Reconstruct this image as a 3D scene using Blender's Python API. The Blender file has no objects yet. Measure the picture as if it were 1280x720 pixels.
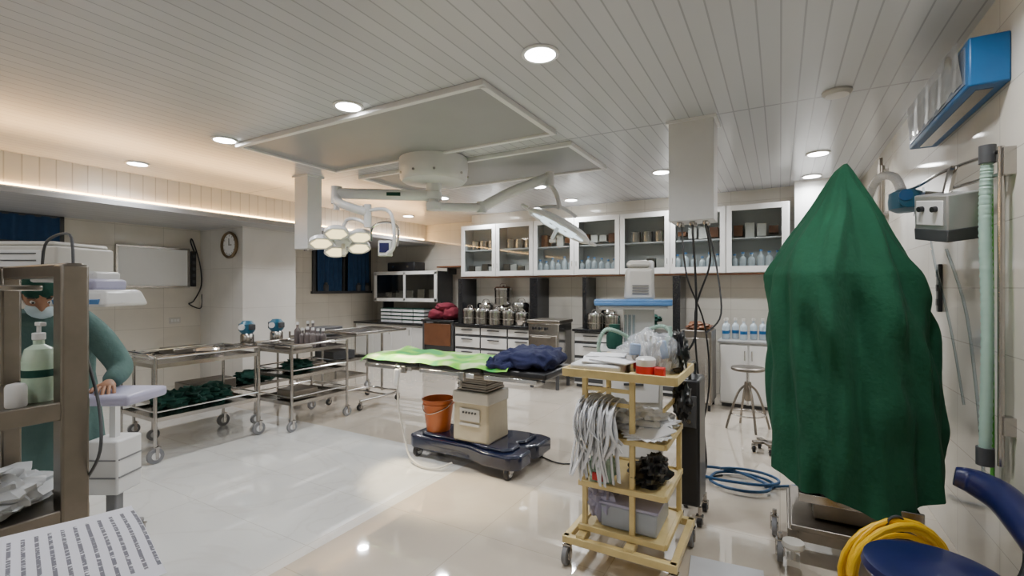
import bpy, math, random
from mathutils import Vector, Matrix, Euler, noise
random.seed(7)
R=math.radians
# ------------------------------------------------------------------ materials
def nt(name):
    m=bpy.data.materials.new(name); m.use_nodes=True
    n=m.node_tree.nodes; l=m.node_tree.links
    b=n["Principled BSDF"]
    return m,n,l,b
def M(name,col,rough=.5,metal=0,var=.1,scale=9,bump=0,bscale=60,emit=0,alpha=1,coat=0,trans=0,spec=None):
    m,n,l,b=nt(name)
    tc=n.new("ShaderNodeTexCoord"); no=n.new("ShaderNodeTexNoise"); no.inputs["Scale"].default_value=scale
    no.inputs["Detail"].default_value=4
    l.new(tc.outputs["Object"],no.inputs["Vector"])
    mx=n.new("ShaderNodeMix"); mx.data_type='RGBA'
    c=list(col)
    mx.inputs[6].default_value=[max(0,x*(1-var)) for x in c]+[1]
    mx.inputs[7].default_value=[min(1,x*(1+var)) for x in c]+[1]
    l.new(no.outputs["Fac"],mx.inputs[0]); l.new(mx.outputs[2],b.inputs["Base Color"])
    b.inputs["Roughness"].default_value=rough; b.inputs["Metallic"].default_value=metal
    if coat: b.inputs["Coat Weight"].default_value=coat
    if trans: b.inputs["Transmission Weight"].default_value=trans
    b.inputs["Alpha"].default_value=alpha
    if emit:
        b.inputs["Emission Color"].default_value=c+[1]; b.inputs["Emission Strength"].default_value=emit
    if bump:
        n2=n.new("ShaderNodeTexNoise"); n2.inputs["Scale"].default_value=bscale; n2.inputs["Detail"].default_value=5
        l.new(tc.outputs["Object"],n2.inputs["Vector"])
        bp=n.new("ShaderNodeBump"); bp.inputs["Strength"].default_value=bump; bp.inputs["Distance"].default_value=.02
        l.new(n2.outputs["Fac"],bp.inputs["Height"]); l.new(bp.outputs[0],b.inputs["Normal"])
    return m
def poscomb(n,l,ax):
    g=n.new("ShaderNodeNewGeometry"); s=n.new("ShaderNodeSeparateXYZ"); l.new(g.outputs["Position"],s.inputs[0])
    c=n.new("ShaderNodeCombineXYZ"); l.new(s.outputs[ax[0]],c.inputs[0]); l.new(s.outputs[ax[1]],c.inputs[1])
    return g,s,c
def tile(name,ax,w,h,c1,c2,mort,rough,ms=.0025,vein=0,offset=0):
    m,n,l,b=nt(name)
    g,s,c=poscomb(n,l,ax)
    br=n.new("ShaderNodeTexBrick"); br.offset=offset; br.squash=1
    br.inputs["Scale"].default_value=1; br.inputs["Brick Width"].default_value=w; br.inputs["Row Height"].default_value=h
    br.inputs["Mortar Size"].default_value=ms; br.inputs["Mortar Smooth"].default_value=.1
    br.inputs["Color1"].default_value=(*c1,1); br.inputs["Color2"].default_value=(*c2,1); br.inputs["Mortar"].default_value=(*mort,1)
    l.new(c.outputs[0],br.inputs["Vector"])
    no=n.new("ShaderNodeTexNoise"); no.inputs["Scale"].default_value=1.6; no.inputs["Detail"].default_value=8; no.inputs["Distortion"].default_value=1.2
    l.new(g.outputs["Position"],no.inputs["Vector"])
    r=n.new("ShaderNodeValToRGB"); r.color_ramp.elements[0].position=.35; r.color_ramp.elements[0].color=(.86,.86,.86,1)
    r.color_ramp.elements[1].position=.6; r.color_ramp.elements[1].color=(1,1,1,1)
    l.new(no.outputs["Fac"],r.inputs[0])
    mx=n.new("ShaderNodeMix"); mx.data_type='RGBA'; mx.blend_type='MULTIPLY'; mx.inputs[0].default_value=1 if vein else .5
    l.new(br.outputs["Color"],mx.inputs[6]); l.new(r.outputs[0],mx.inputs[7]); l.new(mx.outputs[2],b.inputs["Base Color"])
    b.inputs["Roughness"].default_value=rough
    bp=n.new("ShaderNodeBump"); bp.inputs["Strength"].default_value=.3; bp.inputs["Distance"].default_value=.003; bp.invert=True
    l.new(br.outputs["Fac"],bp.inputs["Height"]); l.new(bp.outputs[0],b.inputs["Normal"])
    return m,n,l,b,s,mx
def plank(name,axis,w,col,rough=.32,seam=None):
    m,n,l,b=nt(name)
    g,s,c=poscomb(n,l,(0,1))
    d=n.new("ShaderNodeMath"); d.operation='DIVIDE'; d.inputs[1].default_value=w; l.new(s.outputs[axis],d.inputs[0])
    f=n.new("ShaderNodeMath"); f.operation='FRACT'; l.new(d.outputs[0],f.inputs[0])
    t=n.new("ShaderNodeMath"); t.operation='LESS_THAN'; t.inputs[1].default_value=.085; l.new(f.outputs[0],t.inputs[0])
    fac=t
    if seam:
        for sv in seam:
            a=n.new("ShaderNodeMath"); a.operation='COMPARE'; a.inputs[1].default_value=sv; a.inputs[2].default_value=.012
            l.new(s.outputs[1],a.inputs[0])
            mm=n.new("ShaderNodeMath"); mm.operation='MAXIMUM'; l.new(fac.outputs[0],mm.inputs[0]); l.new(a.outputs[0],mm.inputs[1]); fac=mm
    fl=n.new("ShaderNodeMath"); fl.operation='FLOOR'; l.new(d.outputs[0],fl.inputs[0])
    wn=n.new("ShaderNodeTexWhiteNoise"); wn.noise_dimensions='1D'; l.new(fl.outputs[0],wn.inputs["W"])
    mv=n.new("ShaderNodeMix"); mv.data_type='RGBA'; mv.inputs[6].default_value=(*[x*.93 for x in col],1); mv.inputs[7].default_value=(*col,1)
    l.new(wn.outputs[0],mv.inputs[0])
    mx=n.new("ShaderNodeMix"); mx.data_type='RGBA'; l.new(fac.outputs[0],mx.inputs[0]); l.new(mv.outputs[2],mx.inputs[6])
    mx.inputs[7].default_value=(*[x*.66 for x in col],1)
    l.new(mx.outputs[2],b.inputs["Base Color"]); b.inputs["Roughness"].default_value=rough
    bp=n.new("ShaderNodeBump"); bp.inputs["Strength"].default_value=.5; bp.inputs["Distance"].default_value=.004; bp.invert=True
    l.new(fac.outputs[0],bp.inputs["Height"]); l.new(bp.outputs[0],b.inputs["Normal"])
    return m
def glassmat(name,col=(.9,.95,.95),g=.14,rough=.03):
    m=bpy.data.materials.new(name); m.use_nodes=True; n=m.node_tree.nodes; l=m.node_tree.links; n.clear()
    o=n.new("ShaderNodeOutputMaterial"); t=n.new("ShaderNodeBsdfTransparent"); t.inputs[0].default_value=(*col,1)
    gl=n.new("ShaderNodeBsdfGlossy"); gl.inputs["Roughness"].default_value=rough
    lw=n.new("ShaderNodeLayerWeight"); lw.inputs[0].default_value=g
    mx=n.new("ShaderNodeMixShader"); l.new(lw.outputs["Facing"],mx.inputs[0]); l.new(t.outputs[0],mx.inputs[1]); l.new(gl.outputs[0],mx.inputs[2])
    l.new(mx.outputs[0],o.inputs[0]); return m
def emis(name,col,s):
    m,n,l,b=nt(name); b.inputs["Base Color"].default_value=(*col,1)
    no=n.new("ShaderNodeTexNoise"); no.inputs["Scale"].default_value=3
    mr=n.new("ShaderNodeMapRange"); mr.inputs[3].default_value=s*.95; mr.inputs[4].default_value=s*1.05
    l.new(no.outputs["Fac"],mr.inputs[0]); l.new(mr.outputs[0],b.inputs["Emission Strength"])
    b.inputs["Emission Color"].default_value=(*col,1); return m

CEIL=2.85
m_ceil=plank("ceiling_pvc_planks",0,.105,(.52,.53,.55),.24,seam=(3.98,))
m_fasc=plank("fascia_pvc_planks",1,.13,(.74,.73,.70),.3)
m_low=plank("soffit_planks",0,.2,(.44,.44,.45),.35)
m_wallx=tile("wall_tile_x",(1,2),.6,.3,(.62,.585,.51),(.65,.615,.54),(.44,.41,.36),.07)[0]
m_wally=tile("wall_tile_y",(0,2),.6,.3,(.62,.595,.53),(.65,.625,.56),(.44,.41,.36),.09)[0]
m_pil=tile("pillar_tile",(0,2),.6,.6,(.64,.625,.59),(.66,.645,.61),(.5,.48,.45),.2)[0]
m_floor,fn,fl_,fb,fs,fmx=tile("floor_tile",(0,1),.8,.8,(.57,.505,.42),(.59,.525,.44),(.45,.40,.33),.05,.0025)
fb.inputs["Coat Weight"].default_value=1; fb.inputs["Coat Roughness"].default_value=.015; fb.inputs["Coat IOR"].default_value=1.6
# whiter marble tiles laid on the left part of the floor
a=fn.new("ShaderNodeMath"); a.operation='LESS_THAN'; a.inputs[1].default_value=-2.32; fl_.new(fs.outputs[0],a.inputs[0])
b2=fn.new("ShaderNodeMath"); b2.operation='LESS_THAN'; b2.inputs[1].default_value=3.45; fl_.new(fs.outputs[1],b2.inputs[0])
c2=fn.new("ShaderNodeMath"); c2.operation='MULTIPLY'; fl_.new(a.outputs[0],c2.inputs[0]); fl_.new(b2.outputs[0],c2.inputs[1])
vn=fn.new("ShaderNodeTexNoise"); vn.inputs["Scale"].default_value=.9; vn.inputs["Detail"].default_value=7; vn.inputs["Distortion"].default_value=1.8
vg=fn.new("ShaderNodeNewGeometry"); fl_.new(vg.outputs["Position"],vn.inputs["Vector"])
vr=fn.new("ShaderNodeValToRGB"); e=vr.color_ramp.elements; e[0].position=.47; e[0].color=(.70,.70,.68,1); e[1].position=.53; e[1].color=(.70,.70,.68,1)
e2=vr.color_ramp.elements.new(.5); e2.color=(.655,.645,.62,1)
fl_.new(vn.outputs["Fac"],vr.inputs[0])
sb=fn.new("ShaderNodeTexBrick"); sb.offset=0; sb.inputs["Scale"].default_value=1; sb.inputs["Brick Width"].default_value=1.2; sb.inputs["Row Height"].default_value=.6; sb.inputs["Mortar Size"].default_value=.002
sb.inputs["Color1"].default_value=(1,1,1,1); sb.inputs["Color2"].default_value=(.97,.97,.97,1); sb.inputs["Mortar"].default_value=(.72,.7,.66,1)
fl_.new(vg.outputs["Position"],sb.inputs["Vector"])
sm_=fn.new("ShaderNodeMix"); sm_.data_type='RGBA'; sm_.blend_type='MULTIPLY'; sm_.inputs[0].default_value=1; fl_.new(vr.outputs[0],sm_.inputs[6]); fl_.new(sb.outputs["Color"],sm_.inputs[7])
fm=fn.new("ShaderNodeMix"); fm.data_type='RGBA'; fl_.new(c2.outputs[0],fm.inputs[0]); fl_.new(fmx.outputs[2],fm.inputs[6]); fl_.new(sm_.outputs[2],fm.inputs[7])
fl_.new(fm.outputs[2],fb.inputs["Base Color"])

white=M("white_paint",(.68,.68,.67),.35,var=.04)
whitep=M("white_plastic",(.64,.64,.64),.3,var=.05)
offw=M("offwhite_plastic",(.53,.51,.47),.35,var=.08)
beige=M("beige_enamel",(.48,.42,.30),.35,var=.15)
panelg=M("grey_panel",(.28,.285,.285),.45,var=.06,scale=3)
steel=M("stainless_steel",(.46,.44,.42),.2,1,var=.15,scale=20)
steeld=M("dull_steel",(.25,.225,.195),.36,1,var=.25,scale=10)
chrome=M("chrome",(.7,.7,.7),.12,1,var=.05)
black=M("black_plastic",(.012,.012,.014),.35,var=.3)
granite=M("black_granite",(.015,.015,.017),.15,var=.6,scale=80)
darkg=M("dark_grey",(.05,.052,.057),.5,var=.2)
greyp=M("grey_rubber",(.2,.2,.21),.6,var=.1)
navy=M("navy_enamel",(.007,.011,.035),.2,var=.2,coat=.5)
navyc=M("navy_cloth",(.010,.014,.060),.9,var=.35,bump=.4,bscale=25)
bluep=M("blue_plastic",(.006,.009,.070),.35,var=.2,coat=.2)
bluebx=M("blue_paint",(.005,.09,.25),.4,var=.2)
lblue=M("light_blue_plastic",(.09,.23,.5),.35,var=.1)
teal=M("teal_plastic",(.01,.10,.17),.4,var=.2)
lilac=M("lilac_plastic",(.40,.39,.54),.35,var=.06)
drapem=M("green_drape_cloth",(.004,.070,.032),.92,var=.3,scale=5,bump=.25,bscale=35)
gownm=M("surgical_gown_cloth",(.07,.135,.125),.85,var=.22,scale=6,bump=.35,bscale=22)
greenc=M("dark_green_cloth",(.005,.05,.035),.9,var=.3,bump=.4,bscale=25)
orange=M("orange_plastic",(.42,.10,.015),.35,var=.12)
red=M("red_plastic",(.5,.02,.02),.4,var=.2)
maroon=M("maroon_cloth",(.13,.006,.02),.9,var=.4,bump=.2)
yellow=M("yellow_hose_rubber",(.80,.48,.005),.4,var=.1)
cream=M("cream_yellow_enamel",(.70,.55,.25),.4,var=.2,scale=14)
bluehose=M("blue_hose_rubber",(.01,.07,.18),.4,var=.1)
skinm=M("skin",(.30,.15,.085),.5,var=.08,scale=30)
wood=M("brown_laminate",(.13,.05,.02),.4,var=.3)
paper=M("white_paper",(.72,.72,.74),.8,var=.03)
gauze=M("white_gauze",(.70,.71,.74),.8,var=.08,bump=.3)
plasticbag=M("clear_plastic_bag",(.72,.75,.80),.15,var=.15,alpha=.3,bump=.3,bscale=12)
curtm=M("blue_curtain",(.010,.045,.12),.85,var=.3)
glass=glassmat("cabinet_glass",(.86,.88,.88),.12)
bottleg=glassmat("bottle_plastic",(.78,.84,.88),.42,.12)
greenlab=M("green_label",(.10,.42,.06),.4,var=.2)
hosewht=M("pale_green_tube",(.38,.56,.48),.4,var=.08,alpha=.75)
dl_em=emis("downlight_diffuser",(1,.99,.98),36)
warm_em=emis("cove_led_strip",(1,.60,.24),30)
ot_em=emis("surgical_light_lens",(1,.82,.42),2.2)
ot_em2=emis("surgical_light_lens_cool",(.75,.9,1),1.4)
def sheetmat():
    m,n,l,b=nt("green_patterned_sheet")
    tc=n.new("ShaderNodeTexCoord"); no=n.new("ShaderNodeTexNoise"); no.inputs["Scale"].default_value=3.5; no.inputs["Detail"].default_value=2
    l.new(tc.outputs["Object"],no.inputs["Vector"]); r=n.new("ShaderNodeValToRGB")
    r.color_ramp.interpolation='EASE'
    e=r.color_ramp.elements; e[0].position=.38; e[0].color=(.015,.36,.06,1); e[1].position=.62; e[1].color=(.62,.76,.42,1)
    x=e.new(.5); x.color=(.20,.60,.04,1)
    l.new(no.outputs["Fac"],r.inputs[0]); l.new(r.outputs[0],b.inputs["Base Color"]); b.inputs["Roughness"].default_value=.7; return m
sheet=sheetmat()
def pagemat():
    m,n,l,b=nt("printed_page")
    tc=n.new("ShaderNodeTexCoord"); s=n.new("ShaderNodeSeparateXYZ"); l.new(tc.outputs["Object"],s.inputs[0])
    d=n.new("ShaderNodeMath"); d.operation='MULTIPLY'; d.inputs[1].default_value=52; l.new(s.outputs[1],d.inputs[0])
    f=n.new("ShaderNodeMath"); f.operation='FRACT'; l.new(d.outputs[0],f.inputs[0])
    t=n.new("ShaderNodeMath"); t.operation='LESS_THAN'; t.inputs[1].default_value=.32; l.new(f.outputs[0],t.inputs[0])
    ab=n.new("ShaderNodeMath"); ab.operation='ABSOLUTE'; l.new(s.outputs[0],ab.inputs[0])
    t2=n.new("ShaderNodeMath"); t2.operation='LESS_THAN'; t2.inputs[1].default_value=.15; l.new(ab.outputs[0],t2.inputs[0])
    mp=n.new("ShaderNodeMapping"); mp.inputs["Scale"].default_value=(160,52,1); l.new(tc.outputs["Object"],mp.inputs[0])
    no=n.new("ShaderNodeTexNoise"); no.inputs["Scale"].default_value=1; l.new(mp.outputs[0],no.inputs["Vector"])
    t3=n.new("ShaderNodeMath"); t3.operation='LESS_THAN'; t3.inputs[1].default_value=.58; l.new(no.outputs["Fac"],t3.inputs[0])
    p=n.new("ShaderNodeMath"); p.operation='MULTIPLY'; l.new(t.outputs[0],p.inputs[0]); l.new(t2.outputs[0],p.inputs[1])
    q=n.new("ShaderNodeMath"); q.operation='MULTIPLY'; l.new(p.outputs[0],q.inputs[0]); l.new(t3.outputs[0],q.inputs[1])
    mx=n.new("ShaderNodeMix"); mx.data_type='RGBA'; mx.inputs[6].default_value=(.70,.70,.78,1); mx.inputs[7].default_value=(.16,.16,.2,1)
    l.new(q.outputs[0],mx.inputs[0]); l.new(mx.outputs[2],b.inputs["Base Color"]); b.inputs["Roughness"].default_value=.6; return m
page=pagemat()

# ------------------------------------------------------------------ geometry helpers
XF=[Matrix.Identity(4)]
def push(m): XF.append(XF[-1]@m)
def pop(): XF.pop()
def TR(x=0,y=0,z=0,rx=0,ry=0,rz=0): return Matrix.Translation((x,y,z))@Euler((rx,ry,rz)).to_matrix().to_4x4()
def G(name,x=0,y=0,z=0,rz=0):
    e=bpy.data.objects.new(name,None); bpy.context.scene.collection.objects.link(e)
    e.location=(x,y,z); e.rotation_euler=(0,0,rz); e.empty_display_size=.1; return e
def mk(g,name,geoms,mat,bev=0,ang=40,top=False,seg=2):
    if isinstance(geoms,tuple): geoms=[geoms]
    V=[];F=[]
    for v,f in geoms:
        o=len(V); V+= [XF[-1]@Vector(p) for p in v]; F+=[[i+o for i in q] for q in f]
    me=bpy.data.meshes.new(name); me.from_pydata(V,[],F); me.materials.append(mat)
    import bmesh
    bm=bmesh.new(); bm.from_mesh(me); bmesh.ops.recalc_face_normals(bm,faces=bm.faces); bm.to_mesh(me); bm.free()
    me.shade_smooth(); me.set_sharp_from_angle(angle=R(ang))
    o=bpy.data.objects.new(name,me); bpy.context.scene.collection.objects.link(o)
    if g: o.parent=g
    if bev:
        b=o.modifiers.new("bevel","BEVEL"); b.width=bev; b.segments=seg; b.limit_method='ANGLE'
    return o
def gb(cx,cy,cz,sx,sy,sz,rot=(0,0,0),tap=(1,1)):
    v=[]; m=Euler(rot).to_matrix()
    for z in(-.5,.5):
        k=tap if z>0 else (1,1)
        for x,y in((-.5,-.5),(.5,-.5),(.5,.5),(-.5,.5)):
            v.append(m@Vector((x*sx*k[0],y*sy*k[1],z*sz))+Vector((cx,cy,cz)))
    return v,[(0,3,2,1),(4,5,6,7),(0,1,5,4),(1,2,6,5),(2,3,7,6),(3,0,4,7)]
def gbb(x0,x1,y0,y1,z0,z1): return gb((x0+x1)/2,(y0+y1)/2,(z0+z1)/2,abs(x1-x0),abs(y1-y0),abs(z1-z0))
def gl(prof,x=0,y=0,z=0,seg=24,rot=(0,0,0),sx=1,sy=1,ring=False):
    m=Euler(rot).to_matrix(); v=[];f=[]
    for r,h in prof:
        for i in range(seg):
            a=2*math.pi*i/seg; v.append(m@Vector((r*math.cos(a)*sx,r*math.sin(a)*sy,h))+Vector((x,y,z)))
    n=len(prof)
    for j in range(n if ring else n-1):
        for i in range(seg):
            k=(j+1)%n
            f.append((j*seg+i,j*seg+(i+1)%seg,k*seg+(i+1)%seg,k*seg+i))
    if not ring:
        if prof[0][0]>1e-5: f.append(tuple(range(seg))[::-1])
        if prof[-1][0]>1e-5: f.append(tuple(range((n-1)*seg,n*seg)))
    return v,f
def gc(p0,p1,r0,r1=None,seg=16):
    p0=Vector(p0);p1=Vector(p1); r1=r0 if r1 is None else r1
    d=p1-p0; q=d.to_track_quat('Z','Y').to_matrix(); v=[]
    for p,r in((p0,r0),(p1,r1)):
        for i in range(seg):
            a=2*math.pi*i/seg; v.append(q@Vector((r*math.cos(a),r*math.sin(a),0))+p)
    f=[(i,(i+1)%seg,seg+(i+1)%seg,seg+i) for i in range(seg)]
    f+= [tuple(range(seg))[::-1],tuple(range(seg,2*seg))]
    return v,f
def smooth(pts,n=8,cyc=False):
    P=[Vector(p) for p in pts]; out=[]; N=len(P)
    for i in range(N if cyc else N-1):
        if cyc: a,b,c,d=P[i-1],P[i],P[(i+1)%N],P[(i+2)%N]
        else: a,b,c,d=P[max(i-1,0)],P[i],P[i+1],P[min(i+2,N-1)]
        for k in range(n):
            t=k/n; out.append(.5*((2*b)+(c-a)*t+(2*a-5*b+4*c-d)*t*t+(3*b-a-3*c+d)*t**3))
    if not cyc: out.append(P[-1])
    return out
def gt(pts,r,seg=8,sm=6,cyc=False,flat=1):
    P=smooth(pts,sm,cyc) if sm else [Vector(p) for p in pts]
    N=len(P); v=[];f=[]; prev=None
    for i,p in enumerate(P):
        t=(P[(i+1)%N]-P[i-1]) if cyc else (P[min(i+1,N-1)]-P[max(i-1,0)])
        if t.length<1e-9: t=Vector((0,0,1))
        t.normalize()
        if prev is None:
            u=t.orthogonal().normalized()
        else:
            u=prev-t*prev.dot(t)
            u=u.normalized() if u.length>1e-6 else t.orthogonal().normalized()
        prev=u; w=t.cross(u); rr=r(i/(N-1)) if callable(r) else r
        for k in range(seg):
            a=2*math.pi*k/seg; v.append(p+u*math.cos(a)*rr+w*math.sin(a)*rr*flat)
    for i in range(N if cyc else N-1):
        for k in range(seg):
            a=i*seg+k; b=i*seg+(k+1)%seg; j=((i+1)%N)*seg
            f.append((a,b,j+(k+1)%seg,j+k))
    if not cyc: f+= [tuple(range(seg))[::-1],tuple(range((N-1)*seg,N*seg))]
    return v,f
def gblob(x,y,z,sx,sy,sz,amp=.25,fr=3,seed=0,flat=None,nu=32,nv=18):
    v=[];f=[]
    for j in range(nv+1):
        th=math.pi*j/nv
        for i in range(nu):
            ph=2*math.pi*i/nu
            d=Vector((math.sin(th)*math.cos(ph),math.sin(th)*math.sin(ph),math.cos(th)))
            k=1+amp*noise.noise(d*fr+Vector((seed*7.1,seed*3.3,0)))*1.6+amp*.5*noise.noise(d*fr*2.7+Vector((seed,0,9)))
            p=Vector((d.x*sx*k,d.y*sy*k,d.z*sz*k))
            if flat is not None: p.z=max(p.z,flat)
            v.append(p+Vector((x,y,z)))
    for j in range(nv):
        for i in range(nu):
            f.append((j*nu+i,(j+1)*nu+i,(j+1)*nu+(i+1)%nu,j*nu+(i+1)%nu))
    return v,f
def gring(cx,cy,cz,R_,r,rot=(0,0,0),n=28,seg=8):
    m=Euler(rot).to_matrix()
    pts=[m@Vector((R_*math.cos(2*math.pi*i/n),R_*math.sin(2*math.pi*i/n),0))+Vector((cx,cy,cz)) for i in range(n)]
    return gt(pts,r,seg,0,True)
def gsheet(fn_,nu,nv,th=.004):
    v=[fn_(i/nu,j/nv) for j in range(nv+1) for i in range(nu+1)]
    f=[(j*(nu+1)+i,j*(nu+1)+i+1,(j+1)*(nu+1)+i+1,(j+1)*(nu+1)+i) for j in range(nv) for i in range(nu)]
    return v,f
def ext(poly,z0,z1):
    n=len(poly); v=[(x,y,z0) for x,y in poly]+[(x,y,z1) for x,y in poly]
    return v,[tuple(range(n))[::-1],tuple(range(n,2*n))]+[(i,(i+1)%n,n+(i+1)%n,n+i) for i in range(n)]
def caster(g,x,y,r=.05,mat=None,hub=None,h=None,n="caster"):
    h=h or 2.3*r
    mk(g,n+"_wheel",[gc((x-.014,y,r),(x+.014,y,r),r,seg=20)],mat or greyp,.004)
    mk(g,n+"_hub",[gc((x-.018,y,r),(x+.018,y,r),r*.5,seg=14)],hub or whitep)
    mk(g,n+"_fork",[gb(x-.021,y+.008,r*1.35,.004,.025,r*1.5),gb(x+.021,y+.008,r*1.35,.004,.025,r*1.5),gb(x,y+.012,r*2.1,.045,.045,.008),gc((x,y+.012,r*2.1),(x,y+.012,h),.012)],steel)
def wall(name,x0,x1,y0,y1,z0,z1,mat):
    return mk(None,name,gbb(x0,x1,y0,y1,z0,z1),mat)

# ------------------------------------------------------------------ room shell
wall("floor",-8.3,1.1,-1.8,8.2,-.12,0,m_floor)
wall("ceiling",-6.66,1.1,-1.8,8.2,CEIL,CEIL+.12,m_ceil)
wall("wall_right",.88,1.08,-1.8,8.2,0,CEIL,m_wallx)
wall("wall_left",-8.3,-8.1,-1.8,8.2,0,CEIL,m_wallx)
wall("wall_back",-5.0,.88,7.28,8.2,0,CEIL,m_wally)
wall("wall_back_recess",-8.1,-5.0,7.95,8.2,0,CEIL,m_wally)
wall("wall_front",-8.1,.88,-1.8,-1.6,0,CEIL,m_wally)
wall("ceiling_lowered",-8.1,-6.40,-1.6,7.95,2.42,2.47,m_low)
wall("trim_cove_lip",-6.42,-6.40,-1.6,7.95,2.47,2.485,white)
wall("trim_fascia",-6.70,-6.64,-1.6,7.95,2.47,CEIL,m_fasc)
g=G("cove_led_strip",-6.63,3.2,2.475)
mk(g,"led_strip",gb(0,0,.033,.012,9.3,.062),warm_em)
wall("pillar_left",-8.1,-6.94,4.12,5.0,0,2.42,m_pil)
wall("pillar_back_right",.16,.55,6.95,7.28,0,CEIL,white)
for n_,(x0,x1,y0,y1) in (("ceiling_panel",(-4.39,-1.69,2.57,3.68)),("ceiling_panel",(-4.39,-1.69,4.05,5.04))):
    g=G(n_,(x0+x1)/2,(y0+y1)/2,CEIL); w=(x1-x0)/2; h=(y1-y0)/2
    mk(g,"sheet",gb(0,0,-.012,2*w-.04,2*h-.04,.02),panelg)
    mk(g,"frame",[gb(0,-h,-.02,2*w+.05,.045,.04),gb(0,h,-.02,2*w+.05,.045,.04),gb(-w,0,-.02,.045,2*h,.04),gb(w,0,-.02,.045,2*h,.04)],white,.004)
def downlight(x,y,p=20):
    g=G("recessed_downlight",x,y,CEIL)
    mk(g,"trim_ring",gl([(.088,-.001),(.108,-.001),(.110,-.008),(.102,-.014),(.088,-.012)],seg=32,ring=True),white)
    mk(g,"diffuser",gl([(.089,-.004),(.089,-.011)],seg=32),dl_em)
    L=bpy.data.lights.new("downlight_lamp","AREA"); L.shape='DISK'; L.size=.16; L.energy=p; L.color=(.97,.985,1); L.spread=R(150)
    o=bpy.data.objects.new("lamp",L); bpy.context.scene.collection.objects.link(o); o.parent=g; o.location=(0,0,-.02)
for x in(.33,-1.2,-2.78,-4.39,-6.05):
    for y in(2.44,5.62,6.72): downlight(x,y,16 if x==.33 else 21)
for x in(-1.2,-2.78,-4.39): downlight(x,-.6,11)
g=G("ceiling_smoke_detector",.34,3.92,CEIL); mk(g,"disc",gl([(.09,0),(.09,-.012),(.07,-.03),(.001,-.032)]),offw)

# windows on the left wall
g=G("window_1",-8.1,1.6,2.25)
mk(g,"frame",[gb(.02,0,.16,.05,1.7,.04),gb(.02,0,-.19,.05,1.7,.04),gb(.02,.83,0,.05,.04,.33),gb(.02,-.83,0,.05,.04,.33)],darkg)
mk(g,"pane",gb(.01,0,-.02,.02,1.64,.32),navyc)
mk(g,"curtain",gsheet(lambda u,v:Vector((.05+.018*math.sin(u*70),-.8+1.6*u,-.17+.32*v)),140,4),curtm)
g=G("window_2",-8.1,6.95,1.92)
mk(g,"frame",[gb(.03,0,.47,.06,1.5,.05),gb(.03,0,-.51,.08,1.56,.05),gb(.03,.73,0,.06,.05,.98),gb(.03,-.73,0,.06,.05,.98),gb(.03,0,0,.05,.03,.96)],darkg)
mk(g,"pane",gb(.01,0,-.02,.02,1.42,.94),black)
for s in(-1,1):
    mk(g,"curtain",gsheet(lambda u,v:Vector((.07+.022*math.sin(u*34+v),s*(.08+.60*u),-.48+.93*v)),70,8),curtm)
mk(g,"curtain_rod",gc((.07,-.72,.45),(.07,.72,.45),.012),steel)
for y in(-.5,.35,.6): mk(g,"sill_jar",gl([(.05,-.485),(.055,-.47),(.055,-.36),(.03,-.34),(.03,-.31)],.1,y,0),darkg)
g=G("whiteboard",-8.1,3.47,1.81)
mk(g,"board",gb(.015,0,0,.02,.9,.56),M("whiteboard_surface",(.86,.87,.87),.25,var=.02)); mk(g,"frame",[gb(.02,0,.29,.035,.94,.025),gb(.02,0,-.29,.035,.94,.025),gb(.02,.46,0,.035,.025,.56),gb(.02,-.46,0,.035,.025,.56)],steel)
g=G("power_strip",-8.1,4.0,1.8)
mk(g,"strip",gb(.03,0,0,.05,.07,.56),black,.008); mk(g,"sockets",[gb(.058,0,z,.006,.04,.05) for z in(-.2,-.1,0,.1,.2)],darkg)
mk(g,"cable",gt([(.05,0,.28),(.06,-.05,.42),(.05,-.02,.45),(.06,.08,.1),(.07,.1,-.25),(.05,0,-.5),(.07,-.08,-.55),(.05,.1,-.62),(.05,.12,-.4)],.01),black)
for (x,y,z) in((-8.1,2.2,1.6),(-8.1,3.75,1.0),(-8.1,5.7,1.25)):
    g=G("wall_socket",x,y,z); mk(g,"plate",gb(.008,0,0,.014,.16,.09),offw,.004); mk(g,"switches",[gb(.018,k,0,.008,.03,.04) for k in(-.04,.0,.04)],white)
g=G("wall_clock",-7.25,4.12,2.15)
mk(g,"rim",gl([(.165,.002),(.2,.002),(.205,.03),(.19,.05),(.165,.035)],rot=(R(90),0,0),seg=40,ring=True),M("clock_rim",(.20,.14,.08),.3,.6))
mk(g,"dial",gl([(.17,.003),(.17,.02)],rot=(R(90),0,0),seg=40),M("clock_dial",(.92,.93,.95),.5,var=.01))
mk(g,"hands",[gb(.0,-.03,.05,.01,.004,.1),gb(.03,-.03,.0,.08,.004,.01)]+[gb(.14*math.sin(a),-.024,.14*math.cos(a),.006,.003,.018,rot=(0,a,0)) for a in [k*math.pi/6 for k in range(12)]],black)

# ceiling pendant boxes
g=G("ceiling_duct_box",-.62,4.1,0)
mk(g,"casing",gbb(-.17,.17,-.13,.13,2.04,CEIL),whitep,.004); mk(g,"flange",gb(0,0,CEIL-.01,.38,.3,.02),white)
mk(g,"outlets",[gc((x,y,2.045),(x,y,2.01),.022) for x in(-.1,0,.1) for y in(-.05,.05)],steel)
mk(g,"cables",[gt([(.0,-.05,2.02),(.03,-.06,1.5),(.02,-.05,1.1),(-.06,-.2,.95)],.009),
   gt([(.1,-.05,2.02),(.13,-.02,1.7),(.02,-.02,1.3),(.06,-.1,.7),(.10,0,.1),(.1,-.3,.03)],.008),
   gt([(-.1,.05,2.02),(-.05,.0,1.6),(.08,.05,1.2),(.12,0,.7),(.05,-.1,.25)],.007),
   gt([(.1,.05,2.02),(.17,.02,1.7),(.22,-.1,1.3),(.12,-.2,1.15)],.007)],black)
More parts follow.
